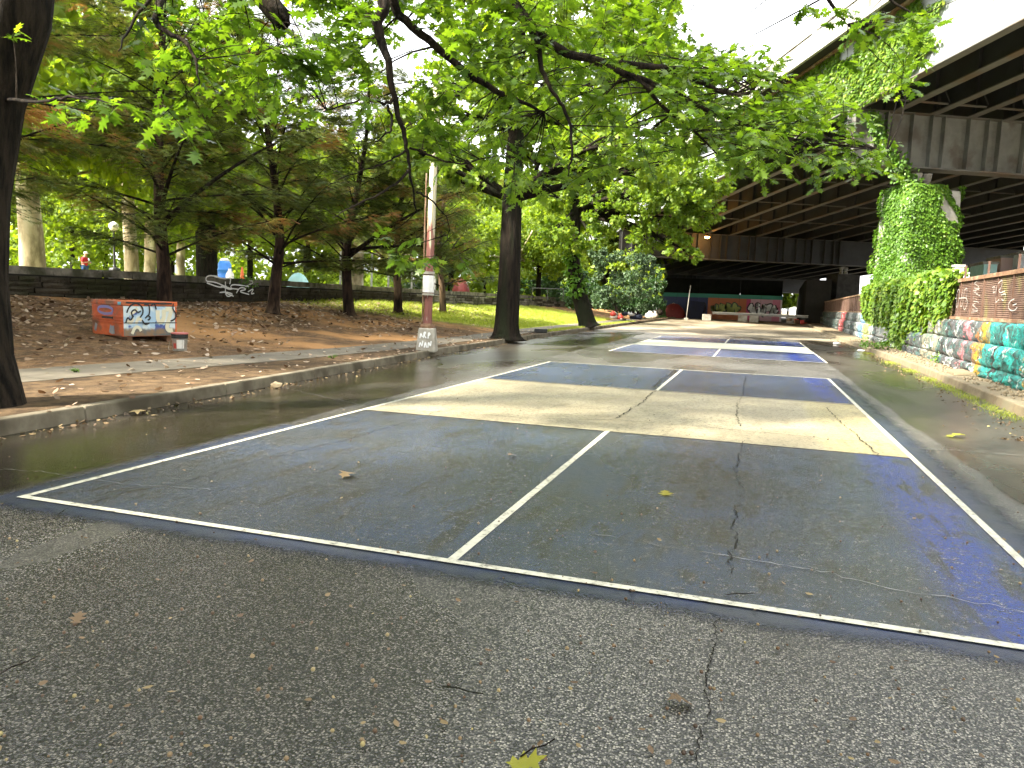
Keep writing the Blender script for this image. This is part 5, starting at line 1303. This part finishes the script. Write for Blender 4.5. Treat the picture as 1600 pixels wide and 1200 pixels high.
# steps up the lawn
st = empty('steps', hit(973, 500), 'short flight of dark timber steps cut into the lawn', 'steps')
s0_, s1_ = hit(975, 500), hit(941, 479)
for i in range(6):
    p = s0_.lerp(s1_, i/5)-st.location; p.z = bank_z(p.x+st.location.x, p.y+st.location.y)-st.location.z+.03
    MB().box(p, (.30, 1.2, .16), rz=.2).build('tread', M_bark_dark, st)
    MB().box(p+Vector((-.22, .05, .05)), (.20, 1.15, .03), rz=.2).build('landing', M_concrete, st)
# black block on the sidewalk
bk = hit(845, 521)
bko = empty('rubber_block', bk, 'short black rubber block lying on the sidewalk beyond the tall trunk', 'block', rz=R(10))
MB().box((0, 0, .09), (.52, .16, .16)).build('body', M_black, bko, bevel=.03)
MB().tube([(-.26, 0, .04), (-.9, .1, .02), (-1.6, 0, .02)], .012, 5).build('cord', M_black, bko)
# ---- far end: murals, tents, barriers
MY = 94.0
M_mur, t, b = newmat('mural_paint'); v = world_pos(t); xyz = xsep(t, v)
cr = N(t, 'ShaderNodeValToRGB'); cr.color_ramp.interpolation = 'CONSTANT'; L(t, xyz[0], cr.inputs[0])
mr = N(t, 'ShaderNodeMapRange'); L(t, xyz[0], mr.inputs[0]); mr.inputs[1].default_value = -12; mr.inputs[2].default_value = 5; L(t, mr.outputs[0], cr.inputs[0])
def mx_(px): d = ray(px, 480); return (d*(MY/d.y)).x
e = cr.color_ramp.elements
bands = [(-12, (.03, .04, .10)), (mx_(1105), (.34, .10, .03)), (mx_(1166), (.36, .04, .10)), (mx_(1172), (.46, .27, .29)), (mx_(1206), (.50, .16, .22)), (mx_(1218), (.62, .52, .54))]
while len(e) < len(bands): e.new(.5)
for q_, (p, c) in zip(e, bands): q_.position = max(0, (p+12)/17); q_.color = rgba(c)
grn = rng(t, xyz[2], 2.55, 2.60)
c_ = mixc(t, grn, cr.outputs[0], (.03, .18, .12))
L(t, c_, b.inputs['Base Color']); b.inputs['Roughness'].default_value = .7
mw = empty('mural_wall', (mx_(1140), MY, 0), 'long painted barrier wall with orange, pink and green murals under the bridge', 'wall')
x = -11.5; xe = mx_(1222)
nseg = 6; dx = (xe-x)/nseg
for i in range(nseg): MB().box((x+dx*(i+.5)-mw.location.x, 0, 1.55), (dx-.03, .3, 3.0)).build('panel', M_mur, mw)
def mural(px0, px1, zc_, hgt, cols, seed):
    r2 = random.Random(seed); a, b_ = mx_(px0), mx_(px1)
    st_ = []
    for k in range(11):
        x_ = a+(b_-a)*(k+.5)/11; w_ = (b_-a)/11
        st_.append([(x_+w_*r2.uniform(-.8, .8), zc_+hgt*r2.uniform(-.5, .5)) for _ in range(5)])
    O = (-mw.location.x, -.155, 0)
    ribbon(st_, O, (1, 0, 0), (0, 0, 1), (0, -1, 0), .52, cols[0], 'letter_shadow', mw, .004)
    ribbon(st_, O, (1, 0, 0), (0, 0, 1), (0, -1, 0), .22, cols[1], 'letter_fill', mw, .030)
olive = mat('spray_olive', (.28, .30, .06), None, 4, .6); dgreen = mat('spray_darkgreen', (.03, .05, .02), None, 4, .6)
mural(1114, 1156, 1.35, 1.2, (dgreen, olive), 3); mural(1170, 1214, 1.35, 1.4, (M_black, M_white), 5); mural(1078, 1102, 1.3, 1.2, (M_black, mat('spray_navy', (.06, .09, .28), None, 4, .6)), 7)
# concrete blocks and the long pale beam across them
for i, (px, lab) in enumerate(((1104, 'leftmost concrete block under the long pale beam'), (1160, 'second concrete block from the left under the pale beam'), (1178, 'third concrete block from the left under the pale beam'), (1236, 'concrete block at right end of the pale beam'))):
    p = gp(px, 503); p = Vector((p.x*84/p.y, 84, 0))
    o = empty('concrete_block', p, lab, 'block'); MB().box((0, 0, .34), (.95, .6, .68)).build('body', M_concrete, o, bevel=.05)
a, b_ = gp(1112, 503)*84/gp(1112, 503).y, gp(1262, 503)*84/gp(1262, 503).y
o = empty('barrier_beam', (a.x, 84, .68), 'long pale beam laid across concrete blocks at the tunnel mouth', 'barrier')
MB().bar((0, 0, .12), (b_.x-a.x, 0, .12), .2, .2).build('beam', M_white_conc, o); MB().bar((0, -.05, .26), (b_.x-a.x, -.05, .26), .06, .06).build('pipe', M_white, o)
po = gp(1072, 500, .1); po = Vector((po.x*82/po.y, 82, 0))
o = empty('bare_pole', po, 'thin pale bare pole leaning at the end of the kerb', 'pole')
tp_ = at_y(1079, 446, 82)-po
MB().tube([(0, 0, 0), tp_], .045, 6).build('shaft', M_white_conc, o); MB().box((0, 0, .1), (.45, .45, .25)).build('foot', M_concrete, o)
tpos = gp(1052, 492, .15); tpos = Vector((tpos.x*91/tpos.y, 91, .0))
o = empty('tent', tpos, 'red dome tent pitched in the shadow beside the ivied pier', 'tent'); dome(o, 1.45, 1.3, 1.75, M_tent_red)
MB().tube([(-1.45, -.2, 0), (-1.05, -.25, 1.15), (0, -.25, 1.8), (1.05, -.25, 1.15), (1.45, -.2, 0)], .03, 5).build('pole_arch', M_concrete, o)
g = MB(); g.add([(-.3, -1.31, .02), (.3, -1.31, .02), (.0, -1.02, 1.15)], [(0, 1, 2)]); g.build('door_flap', M_redpaint, o)
o = empty('tarp_shelter', tpos+Vector((2.4, 1.2, 0)), 'dark blue tarp shelter just right of the red dome tent', 'shelter')
g = MB(); g.add([(-1.2, -1, 0), (1.2, -1, 0), (1.2, 1, 0), (-1.2, 1, 0), (-1.0, 0, 2.2), (1.0, 0, 2.0)], [(0, 1, 5, 4), (2, 3, 4, 5), (0, 4, 3), (1, 2, 5)]); g.build('tarp', M_tarp_blue, o)
MB().tube([(-1.0, 0, 0), (-1.0, 0, 2.2)], .03, 5).tube([(1.0, 0, 0), (1.0, 0, 2.0)], .03, 5).build('poles', M_bark, o)
def bagheap(px, py, Y, lab, m_, seed, sc_=1):
    p = gp(px, py, .3); p = Vector((p.x*Y/p.y, Y, bank_z(p.x*Y/p.y, Y))); r2 = random.Random(seed)
    o = empty('bag_heap', p, lab, 'bags')
    for i in range(5):
        c = Vector((r2.uniform(-.6, .6), r2.uniform(-.4, .4), .22+.3*(i > 2)))*sc_
        g = MB(); g.lathe(c-Vector((0, 0, .25*sc_)), [(.20*sc_, 0), (.34*sc_, .14*sc_), (.30*sc_, .36*sc_), (.10*sc_, .52*sc_), (.13*sc_, .60*sc_)], 9, r2.uniform(.8, 1.3), r2.uniform(.8, 1.2)); g.build('bag', m_[i % len(m_)], o, True)
    return o
bagheap(1022, 490, 76, 'heap of pale and dark bags left of the red dome tent', [M_black, M_concrete, M_white, M_bark], 3, 1.2)
bagheap(988, 480, 66, 'dark blue and white bundle on the bank below the bush', [M_tarp_blue, M_white], 5)
bagheap(968, 476, 62, 'red and tan bundle half hidden under the bush', [M_redpaint, M_concrete], 8, .8)
g = MB(); o = empty('barrier_drum', Vector((mx_(1246)*.9, 82, 0)), 'dark heap of scrap at right of the tunnel mouth', 'scrap')
r2 = random.Random(9)
for i in range(9): MB().box((r2.uniform(-.9, .9), r2.uniform(-.5, .5), r2.uniform(.15, .7)), (r2.uniform(.3, .9), r2.uniform(.2, .5), r2.uniform(.1, .4)), r2.uniform(0, 3)).build('piece', (M_black, M_rust, M_redpaint)[i % 3], o)
# underpass side wall at right, back wall added to darken the gap, street beyond
uw = empty('underpass_wall', (10, 100, 0), 'dark underpass walls: right side, and a back wall added to keep the gap dark', 'wall')
uw.location = (0, 0, 0)
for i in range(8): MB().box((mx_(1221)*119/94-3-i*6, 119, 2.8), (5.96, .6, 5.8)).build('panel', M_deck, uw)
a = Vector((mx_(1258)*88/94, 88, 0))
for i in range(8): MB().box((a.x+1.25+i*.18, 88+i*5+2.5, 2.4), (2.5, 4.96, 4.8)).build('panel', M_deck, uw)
def far_tree(px, Y, h, r_, lab, seed, lm=G_park):
    p = gp(px, 500); p = Vector((p.x*Y/p.y, Y, 0)); r2 = random.Random(seed)
    cl = blob(p+Vector((0, 0, h*.6)), r_, 10, r_*.3, r_*.5, r2, 1.1); broadleaf('street_tree', p, [p, p+Vector((0, 0, h*.4)), p+Vector((0, 0, h*.8))], [.18, .15, .05], cl, 3500, .4, lm, M_bark, lab, seed=seed)
far_tree(1230, 150, 6, 1.9, 'sunlit young tree seen through the tunnel opening', 3); far_tree(1262, 190, 9, 3.4, 'taller sunlit tree at far right of the tunnel opening', 4)
def building(px0, px1, Y, h, m_, lab, nfl, nw):
    a = gp(px0, 500); b_ = gp(px1, 500); x0, x1 = a.x*Y/a.y, b_.x*Y/b_.y
    ro = empty('building', ((x0+x1)/2, Y+5, 0), lab, 'building'); wd = x1-x0
    MB().box((0, 0, h/2), (wd, 10, h)).build('wall', m_, ro); MB().box((0, 0, h+.2), (wd+.6, 10.6, .4)).build('cornice', M_white_conc, ro)
    for f in range(nfl):
        for k in range(nw):
            wx = -wd/2+wd*(k+.5)/nw; wz = h*(f+.5)/nfl; o = MB().box((wx, -5.03, wz), (wd/nw*.45, .08, h/nfl*.55)).build('window', M_white, ro); MB().box((wx, -5.08, wz), (wd/nw*.38, .03, h/nfl*.48)).build('pane', M_glass, o)
M_glass, t, b = newmat('window_glass'); b.inputs['Base Color'].default_value = (.05, .07, .09, 1); b.inputs['Roughness'].default_value = .08
M_brick = mat('far_brick', (.42, .20, .13), (.5, .27, .18), 3, .85)
M_pale = mat('far_render', (.62, .66, .70), (.7, .72, .74), 1, .8)
building(1235, 1252, 260, 14, M_pale, 'pale far building seen through the tunnel opening', 4, 5)
building(1250, 1276, 230, 6, M_brick, 'brick far building at right of the tunnel opening', 2, 4)
# containers/buildings visible above the fence at far right under the deck
for i, (px0, px1, Y, h, m_, lab) in enumerate(((1522, 1543, 70, 5.4, M_cyan, 'pale blue panel wall glimpsed above the fence'), (1548, 1580, 74, 6.2, mat('far_pink', (.60, .42, .38), None, 2, .8), 'pink painted wall glimpsed above the fence at right'), (1578, 1640, 72, 6.4, M_pale, 'pale wall at extreme right above the fence'))):
    a, b_ = gp(px0, 560), gp(px1, 560); x0, x1 = a.x*Y/a.y, b_.x*Y/b_.y
    ro = empty('building', ((x0+x1)/2, Y, .3), lab, 'building'); MB().box((0, 2, h/2), (x1-x0, 4, h)).build('wall', m_, ro); MB().box((0, 2, h+.1), (x1-x0+.2, 4.2, .2)).build('coping', M_white_conc, ro)
    for k in range(3): MB().box(((x1-x0)*(k-1)*.3, -.02, h*.55), ((x1-x0)*.18, .06, h*.3)).build('window', M_glass, ro)
# white block sticking up behind the fence by the ivy
wb = fplane(1480, 432); o = empty('concrete_block', wb+Vector((.35, .4, -1.2)), 'white concrete post top rising behind the fence beside the ivy', 'post'); MB().box((0, 0, .75), (.26, .26, 1.5)).build('shaft', M_white_conc, o, bevel=.02); MB().box((0, 0, 1.53), (.3, .3, .06)).build('cap', M_white_conc, o)

# ================================================================== SMALL THINGS ON THE GROUND
def scatter_ground(name, n, fn, size, m_, tv, tf, seed, flat=.25, lift=.006, sv=.4, up_bias=1.0):
    rg_ = np.random.default_rng(seed); P = []; k = 0
    r2 = random.Random(seed)
    while len(P) < n and k < n*30:
        k += 1; p = fn(r2)
        if p: P.append(p)
    P = np.array(P); n = len(P); P[:, 2] += lift
    a = rg_.random(n)*6.283; ax = np.stack([np.cos(a), np.sin(a), rg_.normal(0, flat, n)], 1); nr = np.stack([rg_.normal(0, flat, n), rg_.normal(0, flat, n), np.full(n, up_bias)], 1)
    me = scatter_mesh(name, tv, tf, frames(ax, nr, size*(1-sv+2*sv*rg_.random(n))), P, m_); o = link(name, me); tag(o, kind='stuff'); return o
def on_bank(r2):
    y = 3+r2.random()**1.3*40; o = lerp(SWO, y); x = o-r2.random()**.55*(o-WX-.2)
    if math.sin(x*1.3+y*.7)+math.sin(y*.45-x*.3) < r2.uniform(-1.6, 1.4) and x > WX+2.6: return None
    return (x, y, bank_z(x, y))
o = scatter_ground('leaf_litter', 7500, on_bank, .13, G_litter, SIX_V, SIX_F, 3, .35, .015); tag(o, 'dry brown leaf litter over the dirt bank', 'leaves')
def on_verge(r2):
    y = r2.uniform(3, 45); x = r2.uniform(lerp(SWO, y), lerp(KL, y)); return (x, y, .152)
tag(scatter_ground('verge_litter', 900, on_verge, .09, G_litter, SIX_V, SIX_F, 4, .3), 'dry leaves scattered over verge and sidewalk', 'leaves')
def gutter(r2):
    y = 2+r2.random()**1.4*55
    if r2.random() < .55: return (lerp(KL, y)+abs(r2.gauss(0, .16))+.02, y, .002)
    return (lerp(KR, y)-abs(r2.gauss(0, .22))-.02, max(10, y+6), .002)
tag(scatter_ground('gutter_litter', 2000, gutter, .045, G_gutter, SIX_V, SIX_F, 5, .4, .012), 'leaf crumbs gathered along both kerbs', 'leaves')
def on_road(r2):
    px = r2.uniform(-40, 1640); py = 560+640*r2.random()**.8; p = gp(px, py)
    if p.x < lerp(KL, p.y)+.1 or p.x > lerp(KR, p.y)-.1: return None
    return (p.x, p.y, .014)
bm = bmesh.new(); bmesh.ops.create_icosphere(bm, subdivisions=1, radius=.5); ICO_V = [tuple(v_.co) for v_ in bm.verts]; ICO_F = [tuple(v_.index for v_ in f_.verts) for f_ in bm.faces]; bm.free()
tag(scatter_ground('acorn_litter', 380, on_road, .0125, G_acorn, ICO_V, ICO_F, 6, .3, .006, .5), 'acorns and pebbles strewn over the street', 'acorns')
tag(scatter_ground('road_leaf_bits', 150, on_road, .026, G_gutter, SIX_V, SIX_F, 7, .25, .008, .6), 'small leaf scraps strewn over the street', 'leaves')
def on_right(r2):
    y = r2.uniform(11, 40); return (r2.uniform(lerp(KR, y)+.17, lerp(XW, y)+.1), y, .135)
tag(scatter_ground('rubble', 700, on_right, .05, mat('rubble_stone', (.14, .11, .07), (.21, .175, .12), 9, .9), ICO_V, ICO_F, 8, .5, .01, .7), 'crumbled concrete and grit on the right pavement', 'rubble')
def lawn(r2):
    y = r2.uniform(24, 60); o = lerp(SWO, y); x = r2.uniform(WX+.05, o-.05)
    if y-.9*x < 41+r2.uniform(-2, 2) or y > 58+r2.uniform(-3, 2): return None
    return (x, y, bank_z(x, y))
def blades(name, n, fn, size, seed, lab):
    rg_ = np.random.default_rng(seed); r2 = random.Random(seed); P = []; k = 0
    while len(P) < n and k < 20*n:
        k += 1; p = fn(r2)
        if p: P.append(p)
    P = np.array(P); n = len(P); a = rg_.random(n)*6.283; ax = unit(np.stack([.5*np.cos(a), .5*np.sin(a), np.ones(n)], 1)); nr = np.stack([np.cos(a), np.sin(a), np.zeros(n)], 1)
    o = link(name, scatter_mesh(name, BLADE_V, BLADE_F, frames(ax, nr, size*(.6+.8*rg_.random(n))), P, G_grass)); return tag(o, lab, 'grass', kind='stuff')
blades('lawn_grass', 34000, lawn, .13, 11, 'short sunlit grass on the lawn bank before the stone wall')
def vgrass(r2):
    y = r2.uniform(30, 58); x = r2.uniform(lerp(SWI, y), lerp(KL, y)-.2); return (x, y, .145)
blades('verge_grass', 7000, vgrass, .10, 12, 'yellowish grass on the verge around the ivied street tree')
def moss_(r2):
    y = r2.choice((12.5, 13.5, 14.8, 16, 17, 18.5, 21, 24, 29))+r2.gauss(0, .35); return (lerp(KR, y)-abs(r2.gauss(.18, .10)), y, .002)
blades('gutter_weeds', 2600, moss_, .045, 13, 'bright weeds growing along the right gutter')
def weed(px, py, lab, seed, h=.28, r_=.3):
    p = hit(px, py); p.z -= .0; r2 = random.Random(seed); root = empty('weed', p, lab, 'weed')
    cl = [(Vector((r2.uniform(-1, 1)*r_, r2.uniform(-1, 1)*r_*.6, r2.uniform(.2, .8)*h)), .35*r_) for _ in range(9)]
    o = link('foliage', crown_mesh('weed', cl, 200, .22*r_, G_ivy, QUAD_V, QUAD_F, seed, .3), root); o['kind'] = 'stuff'
    g = MB()
    for c, r__ in cl: g.tube([(0, 0, -.02), c*.5, c], [.006, .005, .003], 4)
    g.build('stems', M_bark, root)
weed(1367, 545, 'green weed tuft at foot of the wall just left of the ivy', 1, .35, .4); weed(1485, 567, 'pale weed tuft at foot of the grey graffiti wall', 2, .3, .35); weed(118, 582, 'small green weed in the dirt beside the oak', 3, .06, .07); weed(520, 560, 'little weed at the sidewalk edge left of lamp post', 4, .08, .07); weed(385, 470, 'green sprig at wall foot below the white tag', 5, .45, .4)
# stone on the kerb
rk = gp(427, 606); g = MB(); r2 = random.Random(3)
bm = bmesh.new(); bmesh.ops.create_icosphere(bm, subdivisions=2, radius=.5); vs_ = [v_.co*(1+.25*r2.uniform(-1, 1)) for v_ in bm.verts]; fs_ = [tuple(v_.index for v_ in f_.verts) for f_ in bm.faces]; bm.free()
g.add([(v_.x*.17, v_.y*.12, v_.z*.10) for v_ in vs_], fs_); o = g.build('rock', M_kerb_r, None); o.location = (rk.x+.06, rk.y, .045); tag(o, 'fist-sized tan rock resting against the left kerb', 'rock')
g = MB(); g.add([(v_.x*.5, v_.y*.34, v_.z*.08) for v_ in vs_], fs_)
for i, (px, py, s_, lab) in enumerate(((1345, 549, .5, 'crumpled white scrap by the right kerb'), (1308, 538, .8, 'flat white scrap at the far right kerb'))):
    o = link('scrap', g.mesh('scrap', M_white) if i == 0 else bpy.data.objects['scrap'].data); p = gp(px, py); o.location = (p.x, p.y, .03); o.scale = (s_, s_, s_*2); o.rotation_euler.z = i; tag(o, lab, 'litter')
o = MB().hexa([(0, 0, 0), (.9, .1, 0), (1.0, 1.4, 0), (.1, 1.1, 0), (.02, .05, .05), (.85, .12, .06), (.9, 1.3, .07), (.12, 1.0, .05)]).build('broken_slab', M_kerb_r); p = hit(1500, 583); o.location = (p.x-.25, p.y-.6, .14); o.scale = (.5, 1, 1); tag(o, 'broken tan concrete slab on the right pavement', 'slab')
# single fallen leaves
for i, (px, py, s_, r_, mcol, lab) in enumerate(((543, 747, .17, .9, .7, 'curled tan leaf lying in the left near service box'), (1492, 684, .24, .9, .95, 'pale green leaf on the wet right gutter'), (1040, 775, .13, .95, .95, 'small green leaf in the right near service box'), (822, 1199, .13, .97, 1.0, 'yellow-green leaf at the very bottom of view'), (122, 973, .08, .4, .4, 'brown leaf on foreground asphalt at left'), (1062, 1105, .11, .3, .35, 'dull flattened leaf beside the lower crack'), (215, 648, .22, .9, .85, 'green-white leaf in the left gutter below the kerb'), (800, 715+0, .10, .6, .6, 'small dry leaf on the blue paint left of centre line'))):
    p = gp(px, py); me = scatter_mesh('fallen_leaf', [(x, y-.5, z+.25*x*x+.12*math.sin(4*y+i)) for x, y, z in OAK_V], OAK_F, np.eye(3)[None], np.zeros((1, 3)), G_gutter if mcol < .9 else G_ivy_y, np.array([mcol]))
    o = link('fallen_leaf', me); o.location = (p.x, p.y, .022); o.scale = (s_, s_, s_); o.rotation_euler = (.1, .05, i*1.7); tag(o, lab, 'leaf')
# twigs on the asphalt
for i, (px, py, lab) in enumerate(((720, 1086, 'thin brown twig on the foreground asphalt at centre'), (1155, 934, 'short dark twig just above the near baseline'), (840, 1178, 'thin twig left at bottom edge of the asphalt'), (30, 1047, 'pale twig on asphalt at lower left'))):
    p = gp(px, py); o = MB().tube([(-.07, 0, .0), (-.02, .006, .004), (.03, -.004, .003), (.08, .008, .0)], [.003, .003, .0025, .002], 5).build('twig', M_bark); o.location = (p.x, p.y, .018); o.rotation_euler.z = i*.5; tag(o, lab, 'twig')
